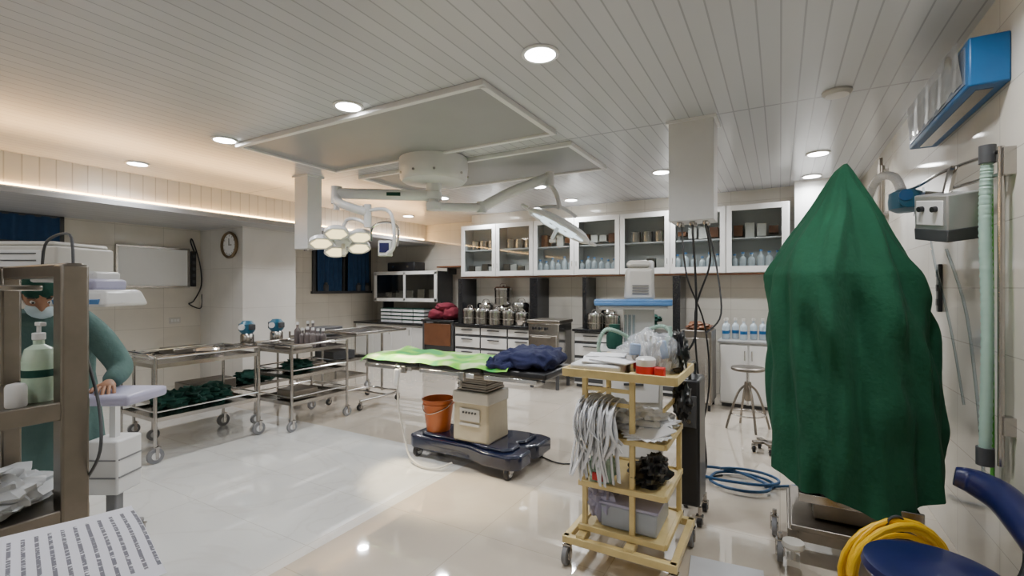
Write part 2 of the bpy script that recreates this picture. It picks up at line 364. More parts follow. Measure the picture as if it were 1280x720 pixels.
g=G("ceiling_duct_box",-4.98,3.76,0)
mk(g,"casing",gbb(-.12,.12,-.1,.1,1.97,CEIL),whitep,.004); mk(g,"flange",gb(0,0,CEIL-.01,.28,.24,.02),white); mk(g,"outlets",[gc((x,0,1.975),(x,0,1.95),.02) for x in(-.05,.05)],steel)

# ------------------------------------------------------------------ surgical light
g=G("surgical_ceiling_light",-3.135,3.87,0)
mk(g,"ceiling_cover",gl([(.30,CEIL),(.35,CEIL-.01),(.355,CEIL-.1),(.345,2.63),(.32,2.60),(.08,2.585),(.075,2.50),(.001,2.50)],seg=48),whitep)
mk(g,"cover_screws",[gc((.33*math.cos(a),.33*math.sin(a),2.66),(.36*math.cos(a),.36*math.sin(a),2.66),.012) for a in [k*.6 for k in range(10)]],steel)
mk(g,"spindle",[gc((0,0,2.55),(0,0,2.32),.05),gc((0,0,2.50),(0,0,2.42),.085),gc((0,0,2.39),(0,0,2.31),.075)],whitep,.006)
mk(g,"arm_1",[gt([(0,0,2.46),(-.3,-.22,2.46),(-.82,-.55,2.47)],.045,12,4,flat=1.3),gc((-.82,-.55,2.54),(-.82,-.55,2.36),.055)],whitep)
mk(g,"brand_plate",gb(-.30,-.275,2.46,.14,.012,.035,rot=(0,0,R(33))),greenc)
mk(g,"spring_arm_1",[gt([(-.82,-.55,2.40),(-.6,-.66,2.32),(-.30,-.62,2.22)],.04,12,4,flat=1.2),gc((-.3,-.62,2.3),(-.3,-.62,2.08),.035),gc((-.82,-.55,2.44),(-.82,-.55,2.3),.03)],whitep)
mk(g,"suspension_arc_1",[gt([(-.3,-.62,2.10),(-.42,-.62,2.16),(-.6,-.6,2.18),(-.68,-.6,2.08)],.018),gt([(-.3,-.62,2.24),(-.1,-.6,2.24),(-.02,-.58,2.15),(-.02,-.56,1.9),(-.1,-.56,1.83)],.018)],whitep)
mk(g,"control_box",gb(-.16,-.53,1.88,.13,.06,.15,rot=(0,0,R(29))),whitep,.012); mk(g,"control_screen",gb(-.145,-.562,1.885,.09,.006,.09,rot=(0,0,R(29))),bluep)
mk(g,"handle_frame",gt([(-.28,-.6,1.95),(-.26,-.6,2.08),(-.15,-.54,2.13),(-.05,-.48,2.08),(-.06,-.48,1.9)],.012),chrome)
push(TR(-.67,-.60,1.965,rx=R(-12),ry=R(-20)))
mk(g,"head_hub",gl([(.001,.05),(.07,.04),(.09,.0),(.07,-.03),(.001,-.035)]),whitep)
sh=[];le=[]
for k in range(5):
    a=k*2*math.pi/5+.3; x,y=.20*math.cos(a),.20*math.sin(a)
    sh.append(gl([(.001,.055),(.06,.05),(.108,.02),(.118,-.02),(.111,-.028),(.098,-.022)],x,y,0,28)); le.append(gl([(.098,-.018),(.098,-.026)],x,y,0,6))
    sh.append(gb(x*.5,y*.5,.02,.1,.06,.03,rot=(0,0,a)))
mk(g,"head_petals",sh,whitep); mk(g,"head_lenses",le,ot_em); mk(g,"sterile_handle",gc((0,0,-.03),(0,0,-.16),.018,.022),offw)
pop()
L=bpy.data.lights.new("surgical_spot","SPOT"); L.energy=520; L.spot_size=R(34); L.spot_blend=.5; L.color=(1,.82,.52); L.shadow_soft_size=.08
o=bpy.data.objects.new("surgical_spot",L); bpy.context.scene.collection.objects.link(o); o.parent=g; o.location=(-.50,-.80,1.86)
o.rotation_euler=(Vector((-2.42,2.98,.15))-Vector((-3.635,3.07,1.86))).to_track_quat('-Z','Y').to_euler()
mk(g,"arm_2",[gt([(0,0,2.35),(.12,.2,2.36),(.3,.45,2.38)],.045,12,4),gc((.3,.45,2.44),(.3,.45,2.32),.055),gt([(.3,.45,2.38),(.6,.6,2.55),(.98,.74,2.69)],.045,12,4,flat=1.3),gc((.98,.74,2.74),(.98,.74,2.6),.05),gt([(.98,.74,2.62),(1.06,.74,2.5),(1.1,.74,2.34)],.025)],whitep)
mk(g,"yoke_2",gt([(.82,.6,2.28),(.9,.68,2.36),(1.1,.76,2.36),(1.24,.86,2.26)],.018),whitep)
push(TR(1.10,.73,2.17)@TR(rz=R(29.6))@TR(ry=R(29))@TR(rx=R(2)))
mk(g,"head_2",gl([(.001,.07),(.12,.065),(.30,.035),(.36,.0),(.365,-.03),(.35,-.04),(.33,-.03)],seg=48),whitep)
mk(g,"head_2_lens",[gl([(.10,-.030),(.10,-.036)],.2*math.cos(a),.2*math.sin(a),0,24) for a in [k*math.pi/3 for k in range(6)]]+[gl([(.07,-.03),(.07,-.036)],0,0,0,24)],ot_em2)
mk(g,"head_2_rim_handles",[gt([(-.37,-.1,-.01),(-.44,-.05,-.01),(-.44,.05,-.01),(-.37,.1,-.01)],.012),gt([(.36,-.1,-.01),(.43,-.05,-.01),(.43,.05,-.01),(.36,.1,-.01)],.012),gc((0,0,-.03),(0,0,-.17),.022,.018)],whitep)
pop()

# ------------------------------------------------------------------ back wall cabinets
g=G("wall_cabinet_row",-2.435,6.9,1.70)
X0,W=-2.525,.7214
car=[gb(0,.36,.45,5.05,.015,.9),gb(0,.19,.015,5.05,.36,.03),gb(0,.19,.885,5.05,.36,.03)]
for k in range(8): car.append(gb(X0+k*W,.19,.45,.03,.36,.9))
mk(g,"carcass",car,white,.003)
mk(g,"glass_shelves",[gb(X0+W*(k+.5),.19,.46,W-.04,.3,.015) for k in range(7)],whitep)
fr=[];gg=[];hd=[]
for k in range(7):
    c=X0+W*(k+.5); w=W/2-.006
    fr+=[gb(c,-.0,.05,2*w-.13,.022,.08),gb(c,0,.86,2*w-.13,.022,.07),gb(c-w+.033,0,.45,.066,.022,.89),gb(c+w-.033,0,.45,.066,.022,.89)]
    gg.append(gb(c,0,.455,2*w-.12,.005,.76))
    s=1 if k%2==0 else -1
    hd.append(gc((c+s*(w-.03),-.025,.14),(c+s*(w-.03),-.025,.22),.005))
mk(g,"door_frames",fr,white); mk(g,"door_glass",gg,glass); mk(g,"handles",hd,chrome)
mk(g,"underside_trim",gb(0,.19,-.01,5.08,.36,.02),wood)
def bottle(x,y,z,r=.035,h=.2): return gl([(r*.9,0),(r,.01),(r,h*.65),(r*.9,h*.75),(r*.35,h*.86),(r*.35,h)],x,y,z,12)
bt=[];cp=[]; bx=[];bx2=[];st=[];bx3=[]
for k in range(7):
    x0=X0+W*k+.09
    if k in(2,3,5,6):
        for i in range(6):
            x=x0+i*.105+random.uniform(-.01,.01); h=random.uniform(.18,.26)
            bt.append(bottle(x,.10,.03,.044,h)); cp.append(gc((x,.10,.03+h),(x,.10,.05+h),.02,seg=10))
        for i in range(4): (bx if i%3 else bx3).append(gb(x0+.05+i*.14,.2,.53+.04,.11,.16,random.uniform(.05,.2)))
    else:
        for i in range(4): (bx if i%2 else bx2).append(gb(x0+.06+i*.14,.2,.03+.09,.12,.2,random.uniform(.1,.26)))
        for i in range(3): st.append(gl([(.07,0),(.08,.01),(.08,.16),(.03,.18)],x0+.1+i*.18,.18,.47,16))
mk(g,"stored_bottles",bt,M("bottle_translucent",(.62,.68,.72),.2,var=.1,alpha=.75)); mk(g,"stored_bottle_caps",cp,lblue); mk(g,"stored_boxes",bx,offw,.003); mk(g,"stored_trays",bx2,steeld,.003); mk(g,"stored_tins",st,steel); mk(g,"stored_cartons",bx3,wood,.003)

def basecounter(x0,x1,n):
    cx=(x0+x1)/2; w=x1-x0; g=G("base_counter",cx,6.66,0)
    mk(g,"worktop",gb(0,.30,.865,w,.60,.035),granite,.004)
    mk(g,"carcass",gb(0,.33,.45,w-.02,.52,.80),white); mk(g,"kickboard",gb(0,.35,.03,w-.06,.48,.06),darkg)
    dr=[];hn=[]; dw=(w-.02)/n
    for k in range(n):
        c=-w/2+.01+dw*(k+.5)
        for z,h in((.76,.14),(.57,.2),(.29,.32)):
            dr.append(gb(c,.06,z,dw-.03,.02,h-.025)); hn.append(gb(c,.035,z+h/2-.05,.22,.03,.012))
    mk(g,"drawer_fronts",dr,white,.004); mk(g,"drawer_handles",hn,black)
    mk(g,"dark_gaps",gb(0,.068,.46,w-.03,.006,.76),darkg)
basecounter(-4.98,-3.36,3); basecounter(-2.74,-1.12,3)
for x,w in((-3.47,.14),(-1.25,.10),(-4.92,.10),(-2.6,.06)):
    g=G("granite_divider",x,6.98,.885); mk(g,"slab",gb(0,.05,.39,w,.44,.78),granite,.003)
def drum(x,y,z,r=.12,h=.2):
    g=G("dressing_drum",x,y,z)
    mk(g,"body",gl([(r*.96,0),(r,.005),(r,h*.72),(r*1.04,h*.73),(r*1.04,h*.78)],seg=28),steel)
    mk(g,"lid",gl([(r*1.05,h*.76),(r*1.05,h*.86),(r*.9,h*.93),(.02,h*.96),(.015,h*1.0),(.001,h*1.01)],seg=28),chrome)
    mk(g,"clasp",[gb(0,-r*1.03,h*.6,.03,.012,.08),gring(0,0,h*.35,r*1.01,.005)],steeld)
    mk(g,"handle",gt([(-r*.5,0,h*.9),(-r*.3,0,h*1.08),(r*.3,0,h*1.08),(r*.5,0,h*.9)],.006),steeld)
for (x,y,z,r,h) in((-4.70,6.79,.883,.115,.29),(-4.44,6.79,.883,.118,.28),(-4.17,6.79,.883,.12,.27),(-3.91,6.79,.883,.115,.27),(-3.67,6.79,.883,.105,.24),(-4.20,7.09,.883,.15,.33),(-4.20,7.09,1.215,.155,.33),(-4.56,7.09,.883,.15,.38),(-3.84,7.09,.883,.15,.40),(-2.42,6.80,.883,.12,.26),(-2.15,6.80,.883,.12,.25),(-2.3,7.1,.883,.12,.3)):
    drum(x,y,z,r,h)
g=G("stainless_steriliser",-3.05,6.55,0)
mk(g,"body",gb(0,0,.6,.50,.5,.76),steel,.015); mk(g,"top",gb(0,0,1.0,.53,.53,.05),steeld,.01)
mk(g,"front_door",gb(0,-.26,.55,.44,.02,.5),steeld,.01); mk(g,"door_handle",gt([(-.15,-.27,.78),(-.15,-.31,.78),(.15,-.31,.78),(.15,-.27,.78)],.01,8,0),chrome)
mk(g,"controls",[gc((k,-.25,.9),(k,-.28,.9),.022) for k in(-.15,-.05,.05)],black); mk(g,"legs",[gb(a*.21,b*.2,.11,.04,.04,.22) for a in(-1,1) for b in(-1,1)],darkg)
g=G("steel_storage_cabinet",-.90,6.38,0)
mk(g,"body",gb(0,0,.53,.36,.5,.9),steeld,.01); mk(g,"legs",[gb(a*.15,b*.2,.04,.03,.03,.08) for a in(-1,1) for b in(-1,1)],black)
mk(g,"door",gb(0,-.255,.5,.32,.015,.78),steel,.006); mk(g,"handle",gc((.12,-.28,.45),(.12,-.28,.65),.008),chrome); mk(g,"top_cloth",gblob(0,0,1.0,.15,.18,.06,.4,3,2,-.02),wood)
g=G("white_base_cabinet",-.34,6.66,0)
mk(g,"body",gb(0,.11,.43,.66,.5,.76),white,.004); mk(g,"plinth",gb(0,.13,.03,.62,.45,.06),darkg); mk(g,"top",gb(0,.1,.825,.70,.54,.03),panelg,.004)
mk(g,"doors",[gb(-.165,-.15,.43,.31,.018,.72),gb(.165,-.15,.43,.31,.018,.72)],white,.005); mk(g,"handles",[gc((-.04,-.17,.6),(-.04,-.17,.72),.007),gc((.04,-.17,.6),(.04,-.17,.72),.007)],chrome)
g=G("saline_bottles",-.34,6.7,.84); B=[];C=[];Lb=[]
for i in range(6):
    for j in range(2):
        x=-.27+i*.105; y=-.06+j*.13
        if random.random()<.15: continue
        B.append(bottle(x,y,.003,.042,.24)); C.append(gc((x,y,.24),(x,y,.27),.02,seg=10)); Lb.append(gl([(.0425,.07),(.0425,.11)],x,y,.003,12))
mk(g,"bottles",B,M("saline_plastic",(.50,.58,.64),.2,var=.1,alpha=.75)); mk(g,"caps",C,offw); mk(g,"labels",Lb,bluebx)
g=G("green_cloth_bundle",-1.7,6.92,.885); mk(g,"cloth",[gblob(0,0,.06,.17,.13,.09,.3,3,4,-.055),gblob(.08,.02,.17,.14,.1,.06,.3,3,5)],greenc)

g=G("corner_counter",-6.98,7.5,0)
mk(g,"body",gb(0,.1,.40,2.16,.64,.68),white); mk(g,"plinth",gb(0,.12,.03,2.1,.6,.06),darkg); mk(g,"top",gb(0,.08,.76,2.2,.7,.035),granite,.004)
mk(g,"doors",[gb(-.81+.54*k,-.225,.4,.51,.018,.62) for k in range(4)],white,.005); mk(g,"handles",[gb(-.61+.54*k,-.24,.6,.015,.02,.12) for k in range(4)],chrome)
g=G("glass_display_shelf",-6.75,7.64,1.22)
mk(g,"case",[gb(0,0,.02,1.7,.5,.04),gb(0,0,.6,1.7,.5,.04),gb(-.84,0,.31,.03,.5,.58),gb(.84,0,.31,.03,.5,.58),gb(0,.24,.31,1.7,.02,.58)],darkg)
mk(g,"frame",[gb(0,-.26,.035,1.72,.02,.07),gb(0,-.26,.59,1.72,.02,.07),gb(-.82,-.26,.31,.07,.02,.6),gb(.82,-.26,.31,.07,.02,.6),gb(.0,-.26,.31,.05,.02,.6)],white,.003)
mk(g,"glass",gb(0,-.255,.31,1.6,.004,.5),glass); mk(g,"contents",[gb(-.6+.3*i,0,.14,.18,.2,random.uniform(.1,.25)) for i in range(5)],steel,.01)
mk(g,"legs",[gb(a*.8,.1,-.22,.04,.3,.44) for a in(-1,1)],darkg)
g=G("black_instrument_case",-6.9,7.6,1.845); mk(g,"case",gb(0,0,.1,.75,.35,.19),black,.02); mk(g,"latch",[gb(k,-.18,.1,.05,.01,.04) for k in(-.2,.2)],steel)
g=G("stacked_sterile_trays",-6.75,7.45,.78)
mk(g,"trays",[gb(-.45+.3*i,0,.035+.075*j,.27,.3,.055) for i in range(4) for j in range(4)],gauze,.006); mk(g,"lids",[gb(-.45+.3*i,-.0,.068+.075*j,.28,.31,.012) for i in range(4) for j in range(4)],greenc)
g=G("side_counter",-5.44,7.1,0)
mk(g,"top",gb(0,0,.9,.75,.6,.04),granite,.004); mk(g,"legs",[gb(a*.33,b*.25,.44,.05,.05,.88) for a in(-1,1) for b in(-1,1)],darkg); mk(g,"drawer",gb(0,-.28,.65,.6,.03,.4),wood,.01); mk(g,"shelf_body",gb(0,0,.45,.62,.5,.75),darkg)
g=G("maroon_cloth_bundle",-5.44,7.05,.92); mk(g,"cloth",[gblob(-.14,0,.08,.22,.2,.12,.12,2,1,-.078),gblob(.15,.02,.1,.2,.18,.14,.12,2,2,-.098),gblob(0,.02,.23,.22,.16,.08,.14,2,3)],maroon)
g=G("wall_shelf",-5.5,7.7,1.92); mk(g,"board",gb(0,0,0,.95,.48,.03),wood,.004); mk(g,"brackets",[gb(k,.1,-.08,.03,.28,.12) for k in(-.35,.35)],darkg)

# ------------------------------------------------------------------ operating table
g=G("operating_table",-2.35,3.42,0)
poly=[(-.56,-.16),(-.5,-.2),(.1,-.2),(.28,-.26),(.52,-.27),(.6,-.2),(.6,-.02),(.54,.0),(.54,.04),(.6,.1),(.6,.36),(.5,.40),(.28,.38),(.1,.26),(-.5,.24),(-.56,.2)]
mk(g,"base",ext(poly,.075,.19),navy,.03,seg=4)
mk(g,"base_cover",ext([(x*.82,y*.8+.01) for x,y in poly],.185,.215),navy,.02,seg=3)
for (x,y) in((-.47,-.16),(-.47,.18),(.5,-.22),(.5,.34)): 
    mk(g,"base_wheel",gc((x-.02,y,.05),(x+.02,y,.05),.05,seg=20),black,.006); mk(g,"wheel_hub",gc((x-.024,y,.05),(x+.024,y,.05),.03,seg=16),whitep); mk(g,"wheel_bracket",gb(x,y,.075,.06,.06,.05),steel)
mk(g,"column_housing",gb(.10,.0,.42,.36,.34,.42,tap=(.95,.95)),beige,.02,seg=3)
mk(g,"column_collar",gb(.10,0,.58,.362,.342,.10),offw,.012)
mk(g,"column_bellows",[gb(.10,.0,.645+.02*k,.30-.012*(k%2),.29-.012*(k%2),.018) for k in range(7)],steeld,.004)
mk(g,"column_panel",[gb(.10,-.172,.44,.20,.012,.10),gb(.10,-.178,.36,.2,.01,.02)],offw,.002)
mk(g,"column_buttons",[gc((.04+.03*k,-.17,.46),(.04+.03*k,-.186,.46),.009) for k in range(5)],darkg)
mk(g,"top_frame",[gb(-.1,0,.785,1.1,.42,.03),gb(.10,0,.76,.4,.34,.04)],steeld,.006)
mk(g,"mattress",[gb(-.69,0,.835,.62,.54,.06),gb(-.05,0,.835,.64,.54,.06),gb(.56,0,.835,.56,.52,.06)],black,.02,seg=3)
mk(g,"side_rails",[gb(-.70,s*.3,.795,.56,.012,.035) for s in(-1,1)]+[gb(-.05,s*.3,.795,.56,.012,.035) for s in(-1,1)]+[gb(.55,s*.29,.795,.46,.012,.035) for s in(-1,1)],chrome,.003)
mk(g,"rail_clamp",[gb(.12,-.31,.79,.05,.03,.07),gb(-.5,-.31,.79,.05,.03,.06),gc((.12,-.33,.76),(.12,-.33,.70),.012)],steel,.004)
def shf(u,v):
    x=-1.05+u*1.58; y=-.30+v*.61
    e=abs(v-.5)*2
    z=.884+.014*noise.noise(Vector((x*4,y*4,0)))+.005*math.sin(x*22+y*12)-max(0,e-.88)*(.26+.2*noise.noise(Vector((x*5,0,3))))
    if u<.04: z-=.03*(1-u/.04)
    if u<.2: z+=.03*(1-u/.2)*(v**2)
    return Vector((x,y,z))
mk(g,"patterned_sheet",gsheet(shf,100,44),sheet)
def pil(cx,cy,cz,sx,sy,sz,sd,e=.55):
    v=[];f=[];nu,nv=64,32
    for j in range(nv+1):
        th=math.pi*j/nv
        for i in range(nu):
            ph=2*math.pi*i/nu; s_=math.sin(th)
            p=lambda q,k:math.copysign(abs(q)**k,q)
            x=p(math.cos(ph),e)*max(0,s_)**.5; y=p(math.sin(ph),e)*max(0,s_)**.5; z=math.cos(th)
            k=1+.20*noise.noise(Vector((x*2+sd,y*2,z)))+.10*noise.noise(Vector((x*6+sd,y*6,z*2)))
            v.append((cx+x*sx*k,cy+y*sy*k,max(cz+z*sz*k+.035*noise.noise(Vector((x*4,y*4,sd))),.868)))
    for j in range(nv):
        for i in range(nu): f.append((j*nu+i,(j+1)*nu+i,(j+1)*nu+(i+1)%nu,j*nu+(i+1)%nu))
    return v,f
mk(g,"navy_head_pillow",[pil(.60,0,.935,.235,.26,.075,1),pil(.42,-.09,.90,.13,.20,.045,4)],navyc,ang=180)
mk(g,"hand_control",gb(-.56,-.335,.72,.05,.03,.15,rot=(0,R(6),0)),whitep,.01)
mk(g,"hand_control_cord",gt([(-.55,-.335,.65),(-.54,-.33,.45),(-.5,-.3,.2),(-.42,-.33,.06),(-.25,-.38,.02),(-.1,-.36,.02),(.0,-.28,.06)],.008),offw)
mk(g,"hand_control_hook",gt([(-.565,-.335,.79),(-.57,-.33,.83),(-.56,-.3,.82)],.006),steel)
g=G("orange_bucket",-2.70,3.40,.217)
mk(g,"bucket",gl([(.001,.004),(.10,.004),(.105,.0),(.14,.27),(.15,.275),(.15,.285),(.137,.285),(.10,.015),(.001,.015)],seg=32),orange)
mk(g,"rim_band",gring(0,0,.24,.139,.006),orange); mk(g,"bail_handle",gt([(-.15,0,.26),(-.12,-.08,.21),(0,-.15,.17),(.12,-.08,.21),(.15,0,.26)],.004),steel)

# ------------------------------------------------------------------ stainless trolleys
def trolley(name,x0,x1,y0,y1,h,shelves,rail=True,wr=.055):
    cx,cy=(x0+x1)/2,(y0+y1)/2; g=G(name,cx,cy,0); a,b=(x1-x0)/2,(y1-y0)/2
    mk(g,"posts",[gc((s*a,t*b,.1),(s*a,t*b,h),.0145) for s in(-1,1) for t in(-1,1)],steel)
    for i,z in enumerate(shelves):
        mk(g,f"shelf_{i+1}",[gb(0,0,z,2*a,2*b,.006),gb(0,-b,z+.006,2*a,.006,.035),gb(0,b,z+.006,2*a,.006,.035),gb(-a,0,z+.006,.006,2*b,.035),gb(a,0,z+.006,.006,2*b,.035)],steel)
        if rail:
            zr=z+.075
            mk(g,f"guard_rail_{i+1}",[gc((-a,s*b,zr),(a,s*b,zr),.008,seg=8) for s in(-1,1)]+[gc((s*a,-b,zr),(s*a,b,zr),.008,seg=8) for s in(-1,1)],chrome)
    for i,(s,t) in enumerate(((-1,-1),(1,-1),(1,1),(-1,1))): caster(g,s*a,t*b,wr,greyp,whitep,.13,f"caster_{i+1}")
    return g
g=trolley("stainless_trolley",-5.28,-4.64,2.0,2.92,.9,(.82,.36),wr=.065)
mk(g,"green_linens",[gblob(-.12,-.15+.2*k,.43,.2,.13,.08,.35,3,k,-.066) for k in range(3)],greenc)
mk(g,"push_handle",gt([(-.32,-.46,.9),(-.25,-.5,.93),(.25,-.5,.93),(.32,-.46,.9)],.011),chrome)
mk(g,"steel_basin",gl([(.10,.0),(.14,.05),(.15,.055),(.138,.05),(.10,.008)],-.1,.2,.823,28),chrome)
g=trolley("stainless_trolley",-5.05,-4.42,3.14,3.86,.9,(.82,.56,.28),wr=.055)
mk(g,"instrument_trays",[gb(.05,-.15,.845,.34,.24,.04),gb(-.1,.1,.60,.4,.3,.07),gb(.05,-.1,.34,.3,.3,.1)],steeld,.01)
mk(g,"green_linens",[gblob(.05,-.1,.63,.18,.14,.07,.35,3,5,-.066)],greenc)
g=trolley("instrument_trolley",-5.78,-5.38,2.3,3.9,.86,(.80,.35),rail=False)
mk(g,"trays",[gb(0,-.4,.84,.3,.4,.06),gb(0,-.2,.42,.3,.5,.12)],steeld,.01)
mk(g,"green_linens",[gblob(0,.35,.42,.16,.25,.08,.35,3,7,-.066)],greenc)
g=G("mayo_instrument_table",-4.75,4.45,0)
mk(g,"tray",[gb(0,0,.93,.62,.85,.012),gb(0,-.425,.945,.64,.02,.03),gb(0,.425,.945,.64,.02,.03),gb(-.31,0,.945,.02,.85,.03),gb(.31,0,.945,.02,.85,.03)],steel,.004)
mk(g,"column",[gc((.0,.3,.1),(.0,.3,.92),.018),gc((0,.3,.45),(0,.3,.6),.026)],steel); mk(g,"base",[gt([(-.28,-.35,.11),(-.28,.3,.11),(0,.34,.11),(.28,.3,.11),(.28,-.35,.11)],.015,8,4),gc((-.28,.1,.11),(.28,.1,.11),.012)],steel)
for i,(x,y) in enumerate(((-.28,-.35),(.28,-.35),(.28,.3),(-.28,.3))): caster(g,x,y,.04,black,steel,.11,f"caster_{i+1}")
g=trolley("stainless_trolley",-6.1,-5.4,4.3,5.1,.88,(.80,.45,.2),rail=False)
mk(g,"stored_boxes",[gb(-.1,0,.87,.3,.4,.12),gb(0,.1,.52,.4,.4,.12)],darkg,.01)
g=G("antiseptic_bottles",-4.76,3.62,.826); B=[];C=[]
for i in range(8):
    x,y=-.16+(i%4)*.09,-.05+(i//4)*.14; h=random.uniform(.15,.26); B.append(bottle(x,y,0,.038,h)); C.append(gc((x,y,h),(x,y,h+.03),.018,seg=10))
mk(g,"bottles",B,M("amber_bottles",(.12,.10,.10),.25,var=.8,scale=5)); mk(g,"caps",C,whitep)
def headdev(x,y,z):
    g=G("suction_pump_head",x,y,z)
    mk(g,"jar",gl([(.07,0),(.075,.01),(.075,.13),(.06,.15)],seg=20),steel); mk(g,"motor",gl([(.06,.15),(.085,.18),(.085,.26),(.05,.30),(.001,.305)],seg=20),teal)
    mk(g,"side_arm",[gb(.08,0,.23,.1,.06,.07),gb(-.09,0,.22,.08,.07,.09)],darkg,.01); mk(g,"gauge",gl([(.035,0),(.035,.02),(.001,.02)],.03,-.08,.23,rot=(R(90),0,R(40))),whitep)
headdev(-5.57,3.36,.805); headdev(-5.57,3.74,.805)

# ------------------------------------------------------------------ cream dressing trolley
g=G("cream_supply_trolley",-.76,2.62,0)
zs=(1.02,.70,.44,.20)
mk(g,"posts",[gb(-.17,-.17,.60,.028,.028,.92),gb(.09,-.17,.60,.028,.028,.92),gb(-.17,.24,.62,.028,.028,.96),gb(.25,.24,.62,.028,.028,.96)],cream,.004)
mk(g,"top_tray",[gb(.02,.03,1.025,.60,.50,.012),gb(.02,-.22,1.04,.60,.012,.045),gb(.02,.28,1.04,.60,.012,.045),gb(-.28,.03,1.04,.012,.5,.045),gb(.32,.03,1.04,.012,.5,.045)],cream,.003)
for i,z in enumerate(zs[1:]):
    mk(g,f"shelf_{i+2}",[gb(.03,.03,z,.46,.44,.01),gb(.03,-.19,z,.46,.022,.03),gb(.03,.25,z,.46,.022,.03),gb(-.19,.03,z,.022,.44,.03),gb(.26,.03,z,.022,.44,.03)],cream,.003)
mk(g,"base_frame",[gb(.03,-.24,.14,.60,.035,.04),gb(.03,.28,.14,.60,.035,.04),gb(-.25,.02,.14,.035,.55,.04),gb(.31,.02,.14,.035,.55,.04),gb(-.17,-.20,.16,.05,.1,.04),gb(.09,-.2,.16,.05,.1,.04)],cream,.004)
mk(g,"side_bars",[gb(-.17,.03,.88,.012,.4,.02),gb(.25,.03,.88,.012,.4,.02),gb(-.04,-.17,.955,.28,.012,.02),gb(-.04,-.17,.88,.28,.012,.02)],cream)
for i,(x,y) in enumerate(((-.25,-.24),(.31,-.24),(.31,.28),(-.25,.28))): caster(g,x,y,.05,greyp,steel,.13,f"caster_{i+1}")
rb=[]
for i in range(58):
    x=-.19+.20*random.random(); x2=x+random.uniform(-.06,.07); y=-.19-random.uniform(.0,.05); zb=random.uniform(.46,.70)
    zt=.84+random.uniform(-.02,.05)
    rb.append(gt([(x*.6,.0,zt-.02),(x*.85,-.1,zt+.02),(x,y,zt),(x+random.uniform(-.03,.03),y-.03,(zt+zb)/2),(x2,y-.02,zb)],random.uniform(.009,.019),6,5,flat=.35))
mk(g,"hanging_tubing_bundle",rb,gauze)
mk(g,"gauze_pile",[gblob(.0,.02,.76,.18,.17,.06,.4,3,3,-.055),gblob(.14,.05,.76,.12,.15,.05,.4,3,9,-.05)],gauze)
mk(g,"paper_sheaf",[gb(.16,-.12,.735+.006*k,.22,.18,.004,rot=(.05*k,.04*k-.1,.3-.25*k)) for k in range(5)],paper)
mk(g,"sharps_bag",gblob(-.08,-.15,.53,.075,.06,.10,.25,3,2,-.083),hosewht); mk(g,"sharps_label",gb(-.08,-.22,.50,.06,.01,.04),red)
mk(g,"black_pouch",[gblob(.14,-.02,.50,.1,.13,.07,.35,3,6,-.055),gblob(.2,-.1,.57,.05,.07,.06,.35,3,5)],black)
mk(g,"bottom_box",gb(.06,.0,.27,.30,.30,.12),M("translucent_bin",(.55,.6,.68),.3,alpha=.7),.01); mk(g,"bottom_box_lid",gb(.06,0,.34,.32,.32,.015),lilac,.004)
mk(g,"bottom_bag",gblob(-.1,-.05,.33,.08,.12,.12,.3,3,4,-.12),lilac)
mk(g,"white_tray",[gb(-.12,-.06,1.06,.28,.24,.05,rot=(0,0,.05))],whitep,.012); mk(g,"folded_papers",[gb(-.10,-.05,1.093,.24,.2,.008,rot=(.02,.03,.3)),gb(-.04,-.08,1.101,.22,.15,.006,rot=(0,.03,-.2)),gb(-.12,.05,1.11,.22,.12,.006,rot=(.05,-.03,.1))],paper)
mk(g,"red_white_tub",gl([(.045,0),(.05,.01),(.05,.07)],.14,-.09,1.033,20),whitep); mk(g,"tub_label",gl([(.051,.015),(.051,.055)],.14,-.09,1.033,20),red); mk(g,"tub_lid",gl([(.052,.07),(.052,.09),(.04,.1),(.001,.1)],.14,-.09,1.033,20),whitep)
mk(g,"red_label_box",gb(.22,-.12,1.062,.05,.04,.055),red,.005); mk(g,"blue_label_pack",[gb(.04,.06,1.11,.06,.03,.15,rot=(.1,.1,.2)),gb(.2,.06,1.16,.04,.03,.10,rot=(.1,-.2,.4))],lblue,.004)
mk(g,"sterile_packs",[gb(.10+.045*k,.10+.02*math.sin(k*3),1.12,.035,.012,.17+.03*math.sin(k*2),rot=(.15*math.sin(k*1.7),.22*math.cos(k*2.3),.5*math.sin(k))) for k in range(5)],paper,.003)
mk(g,"clear_bags",[gblob(.1,.08,1.14,.1,.1,.12,.2,2,11,-.105),gblob(.2,.02,1.14,.08,.08,.11,.2,2,12,-.105),gblob(.0,.16,1.10,.09,.08,.08,.2,2,13,-.065)],plasticbag)
mk(g,"spray_bottle",bottle(.22,.14,1.033,.03,.25),hosewht)
mk(g,"dark_pouches",[gblob(.27,.12,1.14,.05,.09,.11,.3,3,31,-.1),gblob(.28,.16,.86,.05,.08,.10,.3,3,32)],black)
mk(g,"syringe_pack",[gb(.1+.02*k,.0+.01*k,1.18,.012,.012,.13,rot=(.3*k-.3,.25*k-.4,0)) for k in range(5)],whitep)
mk(g,"forceps_cup",gl([(.03,0),(.035,.1)],.05,-.02,1.033,16),steel)

